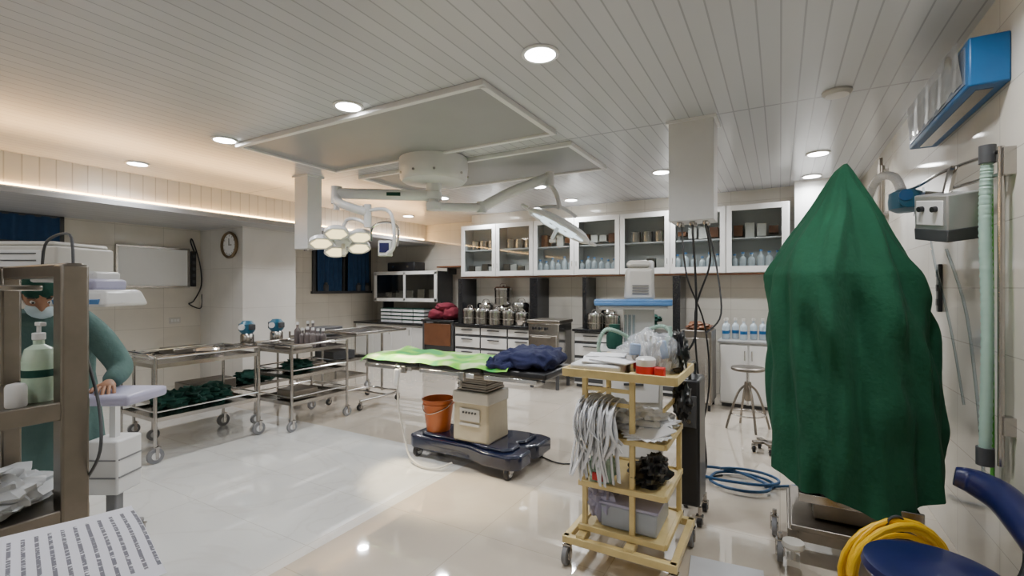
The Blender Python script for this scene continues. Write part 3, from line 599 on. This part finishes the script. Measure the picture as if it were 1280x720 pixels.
g=G("anaesthesia_workstation",-1.0,3.62,0,R(20))
mk(g,"body",[gb(0,0,.60,.42,.4,.82),],offw,.02); mk(g,"drawers",[gb(0,-.205,.35+.2*k,.36,.02,.17) for k in range(3)],whitep,.008)
mk(g,"drawer_handles",[gb(0,-.22,.40+.2*k,.14,.02,.015) for k in range(3)],darkg)
mk(g,"upper_column",gb(.06,.05,1.17,.22,.22,.36),whitep,.02); mk(g,"worktop",gb(0,-.02,1.03,.48,.46,.03),whitep,.008)
mk(g,"blue_shelf",[gb(0,0,1.385,.56,.36,.035),gb(0,-.17,1.405,.56,.02,.025)],lblue,.01); mk(g,"blue_shelf_under",gb(0,0,1.355,.5,.32,.03),whitep,.008)
mk(g,"monitor_unit",[gb(.06,0,1.53,.22,.20,.25,tap=(.9,.85)),gb(.05,-.02,1.68,.17,.14,.06)],offw,.03,seg=3); mk(g,"monitor_cap",[gb(.14,.02,1.62,.06,.12,.18)],paper,.02)
mk(g,"monitor_vents",[gb(.06,-.102,1.46+.02*k,.12,.006,.006) for k in range(4)],greyp)
mk(g,"vaporiser",gl([(.05,0),(.06,.02),(.06,.1),(.04,.13),(.04,.18),(.001,.185)],-.13,-.1,1.045,20),greenc); mk(g,"flow_tubes",[gc((-.05+.03*k,-.12,1.06),(-.05+.03*k,-.12,1.3),.01) for k in range(3)],bottleg)
mk(g,"corrugated_hoses",[gt([(-.15,-.2,.95),(-.25,-.28,1.05),(-.2,-.3,1.2),(-.05,-.25,1.15),(0,-.2,1.05)],lambda t:.014+.002*math.sin(t*220),10,20),gt([(.15,-.2,.95),(.28,-.25,1.1),(.22,-.22,1.22),(.12,-.15,1.2)],lambda t:.014+.002*math.sin(t*220),10,20)],hosewht)
for i,(x,y) in enumerate(((-.2,-.18),(.2,-.18),(.2,.18),(-.2,.18))): caster(g,x,y,.05,black,greyp,.14,f"caster_{i+1}")
mk(g,"base",gb(0,0,.165,.5,.46,.05),darkg,.015)
g=G("dark_suction_unit",-.50,3.28,0)
mk(g,"body",gb(0,0,.52,.13,.28,.80,tap=(.92,.92)),black,.02,seg=3); mk(g,"panel",gb(0,-.137,.72,.09,.012,.2),darkg,.004); mk(g,"knobs",[gc((0,-.13,.66+.06*k),(0,-.155,.66+.06*k),.014) for k in range(3)],steel)
mk(g,"top_handle",gt([(0,-.1,.9),(0,-.1,1.0),(0,.1,1.0),(0,.1,.9)],.01),black)
for i,(x,y) in enumerate(((-.06,-.12),(.06,-.12),(.06,.12),(-.06,.12))): caster(g,x,y,.03,black,greyp,.12,f"caster_{i+1}")

g=G("blue_floor_hose",-.3,4.0,0)
pts=[]
for i in range(34):
    a=i*.45; r=.20+.06*math.sin(i*.7); pts.append((r*1.2*math.cos(a),r*.8*math.sin(a),.014+.0015*i))
mk(g,"hose_coil",gt(pts,.011,8,3),bluehose)
mk(g,"hose_tail",[gt([(.2,0,.016),(.5,.2,.013),(.7,.35,.013),(.95,.4,.013),(1.0,.5,.013)],.011),gt([(-.2,.0,.013),(-.5,-.25,.013),(-.65,-.1,.013),(-.75,.1,.013)],.011)],bluehose)
g=G("black_floor_cable",-.9,4.3,0); mk(g,"cable",[gt([(-.7,-.2,.008),(-.4,-.5,.008),(-.1,-.3,.008),(.2,-.45,.008),(.5,-.2,.008)],.007),gt([(-1.0,-.5,.008),(-.7,-.6,.008),(-.4,-.3,.008),(-.1,.1,.008)],.006)],black)

g=G("revolving_stool",-.30,5.62,0)
mk(g,"seat",gl([(.001,.62),(.15,.62),(.165,.63),(.165,.65),(.15,.66),(.001,.66)],seg=32),steeld); mk(g,"screw",gc((0,0,.25),(0,0,.62),.016),chrome); mk(g,"hub",gl([(.03,.3),(.035,.32),(.035,.48),(.03,.5)]),steeld)
mk(g,"legs",[gt([(.03*math.cos(a),.03*math.sin(a),.46),(.1*math.cos(a),.1*math.sin(a),.38),(.18*math.cos(a),.18*math.sin(a),.15),(.22*math.cos(a),.22*math.sin(a),.0)],.012) for a in [.4+k*math.pi/2 for k in range(4)]],steeld)
mk(g,"foot_ring",gring(0,0,.16,.17,.008),steel)
g=G("footswitch_dolly",-.12,4.9,0); mk(g,"frame",[gb(0,0,.09,.22,.05,.025,rot=(0,0,.5)),gb(0,0,.09,.22,.05,.025,rot=(0,0,-1.07))],steeld,.006)
for i,a in enumerate((.5,.5+math.pi/2,.5+math.pi,.5-math.pi/2)): caster(g,.1*math.cos(a),.1*math.sin(a),.03,black,steel,.08,f"caster_{i}")

# ------------------------------------------------------------------ green draped machine
g=G("draped_medical_machine",.36,3.385,0)
push(Matrix.Rotation(R(29.6),4,'Z'))
rows=[(2.22,-.06,-.035,.02),(2.18,-.105,-.015,.05),(2.10,-.155,.03,.08),(2.0,-.21,.085,.13),(1.9,-.27,.135,.17),(1.78,-.35,.185,.21),(1.66,-.42,.235,.25),(1.58,-.455,.28,.28),(1.45,-.46,.325,.30),(1.3,-.455,.355,.31),(1.1,-.45,.385,.31),(.9,-.445,.405,.31),(.7,-.44,.42,.31),(.52,-.435,.42,.31),(.40,-.43,.42,.31)]
def lerp_rows(z):
    for a,b in zip(rows,rows[1:]):
        if a[0]>=z>=b[0]:
            t=(a[0]-z)/(a[0]-b[0]); return [a[i]+(b[i]-a[i])*t for i in range(4)]
    return rows[-1] if z<1 else rows[0]
NU,NV=220,120; v=[];f=[]
for j in range(NV+1):
    for i in range(NU):
        ph=2*math.pi*i/NU; t=j/NV
        cx_,sx_=math.cos(ph),math.sin(ph)
        hem=.44-.12*max(0,-sx_)**2+.02*cx_+.025*math.sin(ph*5)
        z=2.22+(hem-2.22)*t
        _,l_,r_,dp=lerp_rows(max(z,.4))
        c=(l_+r_)/2; hw=(r_-l_)/2
        e=.85
        px=math.copysign(abs(cx_)**e,cx_); py=math.copysign(abs(sx_)**e,sx_)
        s1=min(1,t*3)
        side=.5+.5*abs(sx_)
        ridge=1-abs(noise.noise(Vector((ph*2.2+.3*math.sin(z*2),z*.5,1.7))))*2.4
        fold=.022*min(1,t*2)*math.sin(ph*11+3*noise.noise(Vector((cx_,sx_,t*2))))+.04*side*noise.noise(Vector((cx_*2.2,sx_*2.2,z*1.4)))*s1+.022*noise.noise(Vector((cx_*5+z*2,sx_*5,z*4)))*s1+.030*max(0,ridge)*s1-.006
        fold+=.020*math.sin(ph*7+z*9)*math.exp(-((z-1.5)/.4)**2)
        x=c+px*(hw*.94+fold*side); y=py*(dp+fold)-.02
        v.append((x,y,z))
for j in range(NV):
    for i in range(NU): f.append((j*NU+i,j*NU+(i+1)%NU,(j+1)*NU+(i+1)%NU,(j+1)*NU+i))
f.append(tuple(range(NU)))
mk(g,"drape",(v,f),drapem,ang=180)
pop()
mk(g,"cart_base",[gb(.0,-.10,.20,.62,.60,.03),gb(.0,-.37,.16,.62,.05,.06),gb(-.30,-.1,.16,.05,.6,.06),gb(.30,-.1,.16,.05,.6,.06)],steeld,.006)
mk(g,"cart_shelf",[gb(.0,-.08,.33,.54,.46,.02),gb(.0,-.31,.34,.54,.015,.05)],steel,.004)
mk(g,"cart_box",gb(.02,-.1,.27,.44,.36,.10),steeld,.01)
mk(g,"cart_posts",[gb(x,y,.42,.04,.04,.5) for x in(-.18,.18) for y in(-.16,.14)],steel,.004)
mk(g,"machine_body",gb(0,0,.9,.34,.32,1.0),darkg,.02)
for i,(x,y) in enumerate(((-.36,-.40),(.3,-.40),(.3,.18),(-.39,-.1))): caster(g,x,y,.055,greyp,steel,.15,f"caster_{i+1}")
mk(g,"front_knob",[gl([(.05,0),(.055,.01),(.05,.03),(.001,.035)],-.30,-.50,.14),gc((-.30,-.50,.05),(-.30,-.50,.14),.012),gb(-.30,-.47,.06,.06,.1,.03)],offw)
g=G("floor_mat",-.23,2.55,0); mk(g,"mat",gb(0,0,.006,.36,.5,.012,rot=(0,0,.1)),M("grey_tile_board",(.6,.62,.66),.25,var=.1),.003)
g=G("yellow_hose_coil",.45,2.68,0)
pts=[]
for i in range(9*22):
    a=2*math.pi*i/22; k=i/22
    rr=.205+.012*math.sin(k*2.1)+.02*math.sin(k*5)
    yy=(-.05+.011*k)+.01*math.sin(a*2+k)
    lx=rr*math.cos(a); lz=.238+rr*math.sin(a)
    pts.append((lx*.87-yy*.49,lx*.49+yy*.87,lz))
mk(g,"hose",gt(pts,.0115,8,1),yellow)
mk(g,"hose_tie",gring(0,0,.44,.04,.006,rot=(R(90),0,R(29))),darkg)
g=G("swivel_chair",.48,2.22,0)
mk(g,"seat",gl([(.001,.42),(.17,.42),(.20,.44),(.212,.465),(.205,.49),(.17,.502),(.001,.505)],seg=40),bluep)
mk(g,"gas_column",[gc((0,0,.1),(0,0,.42),.025),gc((0,0,.1),(0,0,.28),.035)],black)
mk(g,"base_arms",[gt([(0,0,.12),(.13*math.cos(a),.13*math.sin(a),.11),(.22*math.cos(a),.22*math.sin(a),.075)],.018) for a in [k*2*math.pi/5 for k in range(5)]],black)
for k in range(5):
    a=k*2*math.pi/5; mk(g,f"castor_{k}",gc((.22*math.cos(a)-.015,.22*math.sin(a),.03),(.22*math.cos(a)+.015,.22*math.sin(a),.03),.03),black,.004)
mk(g,"backrest",gt([(.19,.56,.67),(.25,.54,.66),(.31,.45,.64),(.335,.32,.60),(.34,.15,.55),(.335,.05,.52)],lambda t:.034+.030*math.sin(math.pi*min(1,max(0,t*.9+.05))),16,8,flat=1.15),bluep)
mk(g,"backrest_post",gt([(.05,.0,.43),(.22,.1,.43),(.30,.2,.48),(.33,.3,.58)],.014),black)

# ------------------------------------------------------------------ right wall equipment
g=G("wall_air_curtain",.88,3.435,2.52)
mk(g,"casing",[gb(-.07,0,0,.14,1.13,.22)],bluebx,.008)
mk(g,"front_film",gsheet(lambda u,v:Vector((-.145-.02*v-.006*math.sin(u*25+v*3)*(.5),-.50+1.0*u,-.07+.20*v)),50,8),glassmat("plastic_film",(.55,.6,.66),.6,.12))
mk(g,"front_panel",gb(-.142,0,0,.004,1.04,.17),M("air_curtain_front",(.12,.15,.2),.25,var=.3)); mk(g,"bottom_slot",gb(-.07,0,-.112,.06,1.0,.006),steel)
g=G("gas_pipe_run",.84,5.7,0)
mk(g,"pipes",[gc((0,0,1.4),(0,0,2.75),.018),gc((0,-.12,1.4),(0,-.12,2.65),.014),gc((0,.1,1.6),(0,.1,2.7),.012)],steeld); mk(g,"brackets",[gb(.02,0,z,.04,.3,.03) for z in(1.6,2.2,2.6)],steel)
mk(g,"outlet_box",gb(.0,0,1.35,.07,.4,.16),bluep,.01); mk(g,"hoses",[gt([(-.03,-.1+.1*k,1.3),(-.06,-.1+.1*k,1.0),(-.02,-.05+.08*k,.7)],.01) for k in range(3)],whitep)
g=G("wall_equipment_arm",.84,2.85,0)
mk(g,"rail",[gc((0,0,.72),(0,0,2.12),.012),gb(.02,0,2.05,.04,.06,.12),gb(.02,0,.9,.04,.06,.08),gt([(0,0,2.10),(-.05,.25,2.11),(-.1,.45,2.11),(-.12,.8,2.11),(-.14,1.0,2.12)],.009),gc((0,0,2.0),(-.1,.35,2.0),.008)],steel)
mk(g,"breathing_tube",gt([(-.03,.05,2.08),(-.035,.06,1.8),(-.03,.05,1.3),(-.035,.06,.75)],lambda t:.022+.002*math.sin(t*300),12,40),hosewht)
mk(g,"tube_connector",[gc((-.03,.05,2.06),(-.03,.05,2.14),.03),gc((-.035,.06,.70),(-.035,.06,.78),.032)],darkg)
mk(g,"green_line",gt([(.0,.12,2.1),(.01,.14,1.6),(0,.1,1.1),(.01,.13,.5)],.008),greenlab)
mk(g,"loose_hoses",[gt([(-.12,.7,2.08),(-.10,.6,1.7),(-.05,.5,1.3),(-.02,.4,.9)],.006),gt([(-.1,.35,1.7),(-.04,.3,1.4),(-.02,.22,1.0),(0,.2,.6)],.007)],bottleg)
push(TR(-.13,.22,1.84,rz=R(25),rx=R(10),ry=R(-8)))
mk(g,"steel_box",[gb(0,0,.04,.15,.20,.17)],M("brushed_box",(.42,.42,.42),.3,.6),.006); mk(g,"box_front_plate",gb(-.078,0,.04,.006,.16,.12),whitep,.004); mk(g,"box_underside",gb(.0,0,-.07,.15,.20,.06,tap=(1.02,1.02)),darkg,.004)
mk(g,"box_knobs",[gc((-.08,-.04+.08*k,.06),(-.10,-.04+.08*k,.06),.014) for k in range(2)],black)
pop()
mk(g,"box_arm",[gt([(-.13,.22,1.95),(-.1,.27,2.06),(-.08,.32,2.10)],.02),gb(-.12,.62,1.97,.07,.16,.12,rot=(0,.2,0))],steel)
mk(g,"regulator",[gl([(.05,-.07),(.085,-.05),(.09,.0),(.085,.05),(.05,.07)],-.15,.98,2.05,24),gl([(.05,-.0),(.055,.03),(.001,.035)],-.15,.89,2.05,20,rot=(R(90),0,0))],teal)
mk(g,"regulator_dial",gl([(.035,0),(.035,.012),(.001,.012)],-.17,.86,2.07,20,rot=(R(90),0,0)),bluebx)
mk(g,"elbow_hose",gt([(-.16,1.02,2.12),(-.18,1.15,2.24),(-.22,1.4,2.29),(-.25,1.6,2.20),(-.26,1.68,2.0),(-.24,1.7,1.6)],lambda t:.026+.003*math.sin(t*260),12,30),whitep)
mk(g,"elbow_bracket",gc((0.03,.98,2.05),(-.15,.98,2.05),.012),steel)
g=G("wall_notice",.88,5.1,1.35); mk(g,"sheet",gb(-.006,0,0,.008,.45,.6),offw); mk(g,"frame",[gb(-.008,s*.22,0,.014,.02,.6) for s in(-1,1)]+[gb(-.008,0,s*.3,.014,.46,.02) for s in(-1,1)],white)
g=G("black_wall_strip",.88,3.9,1.5); mk(g,"strip",gb(-.012,0,0,.02,.05,.3),black,.004); mk(g,"sockets",[gb(-.024,0,z,.005,.03,.04) for z in(-.09,0,.09)],darkg)

# ------------------------------------------------------------------ left foreground rack
g=G("steel_equipment_rack",-2.42,.40,0)
mk(g,"posts",[gb(.31,.26,.79,.075,.075,1.58),gb(-.31,.26,.79,.06,.06,1.58),gb(.31,-.26,.35,.06,.06,.7),gb(-.31,-.26,.79,.06,.06,1.58)],steeld,.008)
for i,z in enumerate((1.10,.74)):
    mk(g,f"shelf_{i+1}",[gb(0,0,z,.66,.6,.02),gb(.33,0,z-.01,.02,.6,.06),gb(0,.29,z-.01,.66,.02,.06)],steeld,.004)
mk(g,"top_rails",[gb(0,.26,1.56,.68,.05,.05),gb(-.31,0,1.56,.05,.55,.05)],steeld,.006)
mk(g,"top_tray",[gb(-.12,.1,1.50,.42,.30,.02),gb(-.12,-.05,1.52,.42,.01,.05)],steel,.004)
mk(g,"crumpled_bag",[gblob(.05,.08,.80,.22,.2,.05,.3,3,21,-.04),gblob(.2,.1,.82,.1,.1,.07,.3,3,22,-.06)],M("white_bin_liner",(.6,.62,.64),.4,alpha=.85))
mk(g,"hanging_cable",gt([(.2,.30,1.58),(.10,.32,1.70),(-.05,.3,1.68),(-.1,.3,1.58)],.005),darkg)
mk(g,"drip_cable",gt([(.25,.31,1.3),(.35,.32,1.1),(.42,.3,.95),(.3,.3,.82)],.005),darkg)
g=G("hand_rub_bottle",-2.225,.61,1.111)
mk(g,"bottle",gl([(.001,0),(.040,0),(.043,.008),(.043,.15),(.036,.18),(.015,.195),(.015,.21)],seg=28),M("sanitiser_bottle",(.46,.58,.46),.25,var=.05))
mk(g,"label",gl([(.0435,.03),(.0435,.14)],seg=28),M("label_pale",(.42,.55,.42),.4,var=.2,scale=30)); mk(g,"label_green_band",gl([(.044,.085),(.044,.11)],seg=28),greenc)
mk(g,"pump",[gc((0,0,.21),(0,0,.235),.018),gc((0,0,.235),(0,0,.26),.006),gb(.015,0,.265,.05,.018,.014)],whitep,.003)
g=G("gauze_jar",-2.17,.54,1.111); mk(g,"jar",gl([(.024,0),(.027,.005),(.027,.065),(.022,.075),(.001,.08)],seg=20),whitep)

g=G("patient_monitor_station",-2.97,.84,0,R(29.6))
mk(g,"cabinet_head",[gb(-.12,0,1.615,.62,.3,.14),gb(-.12,0,1.695,.58,.28,.02)],offw,.02,seg=3)
mk(g,"head_panel",gb(-.12,-.153,1.615,.5,.008,.1),whitep,.003); mk(g,"slot_lines",[gb(-.12,-.159,1.59+.03*k,.46,.004,.004) for k in range(3)],darkg)
mk(g,"display_wedge",[gb(.27,-.02,1.455,.26,.26,.075,tap=(.85,.8))],whitep,.018,seg=3); mk(g,"display_top",gb(.24,-.02,1.515,.16,.18,.05),lilac,.012); mk(g,"display_strip",gb(.27,-.142,1.44,.2,.012,.02,rot=(.3,0,0)),lblue)
mk(g,"column",[gb(-.40,.02,.85,.09,.09,1.5)],whitep,.01); mk(g,"neck",gb(.14,0,1.55,.3,.14,.05),whitep,.01)
mk(g,"base",gb(-.36,.02,.12,.36,.42,.04),darkg,.015)
for i,(x,y) in enumerate(((-.5,-.15),(-.22,-.15),(-.22,.2),(-.5,.2))): caster(g,x,y,.045,black,greyp,.1,f"caster_{i+1}")
g=G("lilac_top_drawer_unit",-3.39,1.255,0,R(29.6))
mk(g,"drawer_unit",gb(0,0,.475,.18,.18,.31),whitep,.012); mk(g,"drawer_lines",[gb(0,-.092,.42+.10*k,.16,.006,.008) for k in range(2)]+[gb(.092,0,.42+.10*k,.006,.16,.008) for k in range(2)],greyp)
mk(g,"pedestal",gb(0,0,.21,.06,.06,.22),greyp,.008); mk(g,"foot",gb(0,0,.1,.20,.20,.03),greyp,.01)
mk(g,"tray_arm",[gb(0,0,.76,.035,.035,.28),gt([(0,0,.88),(.12,-.13,.895),(.24,-.26,.895)],.018)],whitep)
mk(g,"tray",[gb(.235,-.28,.935,.36,.28,.055)],lilac,.018,seg=3)
for i,(x,y) in enumerate(((-.08,-.08),(.08,-.08),(.08,.08),(-.08,.08))): caster(g,x,y,.035,black,greyp,.09,f"caster_{i+1}")

g=G("printed_papers",-1.18,.30,.985,R(-14)); 
mk(g,"sheets",[gsheet(lambda u,v:Vector((-.19+.38*u,-.2+.38*v,.012-.015*(u-.5)**2+.003*math.sin(u*7+v*5)),),20,16)],page)
mk(g,"under_sheets",[gsheet(lambda u,v:Vector((-.2+.39*u,-.21+.38*v,.002+.002*math.sin(u*6)),),12,10)],paper)
g=G("small_side_table",-1.2,.28,0,R(-14))
mk(g,"top",gb(0,0,.965,.34,.34,.025),steeld,.005); mk(g,"legs",[gb(a*.14,b*.14,.48,.03,.03,.955) for a in(-1,1) for b in(-1,1)],steeld)

# ------------------------------------------------------------------ person
def skin(g,name,V,E,Rd,mat,sub=2,root=0):
    me=bpy.data.meshes.new(name); me.from_pydata([XF[-1]@Vector(p) for p in V],E,[]); me.materials.append(mat)
    o=bpy.data.objects.new(name,me); bpy.context.scene.collection.objects.link(o); o.parent=g
    sk=o.modifiers.new("skin","SKIN"); sk.use_smooth_shade=True
    for i,r in enumerate(Rd):
        d=me.skin_vertices[0].data[i]; d.radius=(r,r) if not isinstance(r,tuple) else r; d.use_root=(i==root)
    s=o.modifiers.new("sub","SUBSURF"); s.levels=sub; s.render_levels=sub
    return o
g=G("nurse_in_gown",-3.668,1.045,0,R(-20))
V=[(0,0,.90),(.05,0,1.04),(.12,0,1.20),(.17,0,1.31),(.205,0,1.37),
   (.16,-.15,1.30),(.21,-.215,1.23),(.33,-.28,1.03),(.49,-.12,.99),
   (.16,.15,1.30),(.21,.22,1.23),(.32,.33,1.04),(.50,.27,.995),
   (0,-.095,.86),(.05,-.10,.48),(0,-.10,.10),
   (0,.095,.86),(.03,.10,.48),(-.04,.10,.10)]
E=[(0,1),(1,2),(2,3),(3,4),(3,5),(5,6),(6,7),(7,8),(3,9),(9,10),(10,11),(11,12),(0,13),(13,14),(14,15),(0,16),(16,17),(17,18)]
Rd=[(.15,.13),(.15,.13),(.17,.14),(.12,.10),.06,.085,.078,.066,.048,.085,.078,.066,.048,.10,.07,.052,.10,.07,.052]
skin(g,"gown_and_scrubs",V,E,Rd,gownm)
rows2=[(.165,1.35,.09,.10),(.15,1.31,.115,.175),(.13,1.24,.135,.205),(.09,1.12,.15,.205),(.05,1.0,.16,.205),(.02,.88,.175,.22),(.01,.72,.19,.235),(.01,.55,.205,.25),(.01,.42,.215,.26)]
v=[];f=[];NU=60
for j,(cx_,z,a,b) in enumerate(rows2):
    for i in range(NU):
        ph=2*math.pi*i/NU; k=1+(.05*j/8)*math.sin(ph*9+j*.3)+.05*noise.noise(Vector((math.cos(ph)*2,math.sin(ph)*2,z*4)))
        v.append((cx_+a*k*math.cos(ph),b*k*math.sin(ph),z))
for j in range(len(rows2)-1):
    for i in range(NU): f.append((j*NU+i,j*NU+(i+1)%NU,(j+1)*NU+(i+1)%NU,(j+1)*NU+i))
mk(g,"gown_skirt",(v,f),gownm,ang=180)
mk(g,"gown_ties",[gt([(-.13,.0,1.05),(-.16,-.03,.95),(-.15,-.05,.85)],.008)],gownm)
for s,x in((-1,0),(1,-.04)): mk(g,"shoe",gblob(x+.05,s*.10,.045,.13,.048,.05,.05,2,1,-.043),darkg)
mk(g,"neck",gt([(.17,0,1.34),(.215,0,1.40),(.24,0,1.45)],.05,14,4),skinm)
push(TR(.275,0,1.465,ry=R(34)))
def headgeo():
    v=[];f=[];nu,nv=40,28
    for j in range(nv+1):
        th=math.pi*j/nv
        for i in range(nu):
            ph=2*math.pi*i/nu; d=Vector((math.sin(th)*math.cos(ph),math.sin(th)*math.sin(ph),math.cos(th)))
            x=d.x*.097;y=d.y*.076;z=d.z*.118
            if z<-.02: k=(-z-.02)/.1; y*=1-.35*k; x=x*(1-.15*k)+.018*k
            if d.x>0:
                bx_=math.exp(-((y/.012)**2)); x+=.022*bx_*math.exp(-(((z+.022)/.022)**2))
                for s in(-1,1): x-=.012*math.exp(-(((y-s*.031)/.014)**2)-(((z-.008)/.012)**2))
                x+=.006*math.exp(-((y/.022)**2)-(((z+.062)/.007)**2))
            v.append((x,y,z))
    for j in range(nv):
        for i in range(nu): f.append((j*nu+i,(j+1)*nu+i,(j+1)*nu+(i+1)%nu,j*nu+(i+1)%nu))
    return v,f
mk(g,"head",headgeo(),skinm,ang=180)
mk(g,"ears",[gblob(-.005,s*.078,-.005,.022,.009,.032,.1,2,1) for s in(-1,1)],skinm)
mk(g,"eyes",[gblob(.078,s*.031,.008,.011,.013,.010,0,1,0) for s in(-1,1)],whitep); mk(g,"irises",[gblob(.087,s*.031,.008,.004,.006,.006,0,1,0) for s in(-1,1)],black)
mk(g,"eyebrows",[gt([(.085,s*.016,.030),(.086,s*.032,.036),(.074,s*.05,.03)],.004) for s in(-1,1)],black)
mk(g,"surgical_mask",gblob(.052,0,-.05,.062,.066,.052,.05,3,2),M("mask_blue_white",(.50,.62,.68),.8,var=.06)); mk(g,"mask_ties",[gt([(.06,s*.06,-.03),(.02,s*.08,-.01),(-.03,s*.083,.01),(-.07,s*.06,.02)],.003) for s in(-1,1)],whitep)
v,f=gblob(-.012,0,.048,.105,.086,.090,.08,4,3); v=[(p[0],p[1],max(p[2],.028)) for p in v]
mk(g,"surgical_cap",(v,f),greenc); mk(g,"hair",gblob(-.04,0,.005,.066,.077,.07,.05,3,1),black)
pop()
def hand(side,wx,wy,wz,yaw):
    push(TR(wx,wy,wz,rz=yaw,ry=R(8)))
    s=side
    skin(g,"palm",[(-.03,0,0),(.0,0,0),(.035,0,.002),(.075,0,-.004)],[(0,1),(1,2),(2,3)],[(.024,.02),(.028,.02),(.040,.018),(.038,.015)],skinm)
    for k,(oy,Ln) in enumerate(((-.030,.068),(-.010,.078),(.010,.073),(.029,.056))):
        oy*=s
        skin(g,f"finger_{k+1}",[(.062,oy*.9,.0),(.085,oy,.0),(.085+Ln*.45,oy*1.12,-.006),(.085+Ln*.78,oy*1.15,-.018),(.085+Ln,oy*1.15,-.028)],[(0,1),(1,2),(2,3),(3,4)],[.010,.0098,.009,.0085,.007],skinm,2)
    skin(g,"thumb",[(.015,-s*.02,.0),(.035,-s*.045,-.006),(.06,-s*.060,-.012),(.082,-s*.062,-.020)],[(0,1),(1,2),(2,3)],[.013,.012,.0105,.008],skinm,2)
    pop()
hand(-1,.51,-.10,.992,R(25)); hand(1,.52,.265,.997,R(-5))

# ------------------------------------------------------------------ camera & world
cam=bpy.data.cameras.new("camera"); co=bpy.data.objects.new("camera",cam); bpy.context.scene.collection.objects.link(co)
co.location=(0,0,1.5); co.rotation_euler=(R(90),0,R(29.6)); cam.sensor_width=36; cam.lens=36*590/1280; cam.clip_start=.02
bpy.context.scene.camera=co
w=bpy.data.worlds.new("world"); bpy.context.scene.world=w; w.use_nodes=True; w.node_tree.nodes["Background"].inputs[0].default_value=(.5,.55,.6,1); w.node_tree.nodes["Background"].inputs[1].default_value=.3
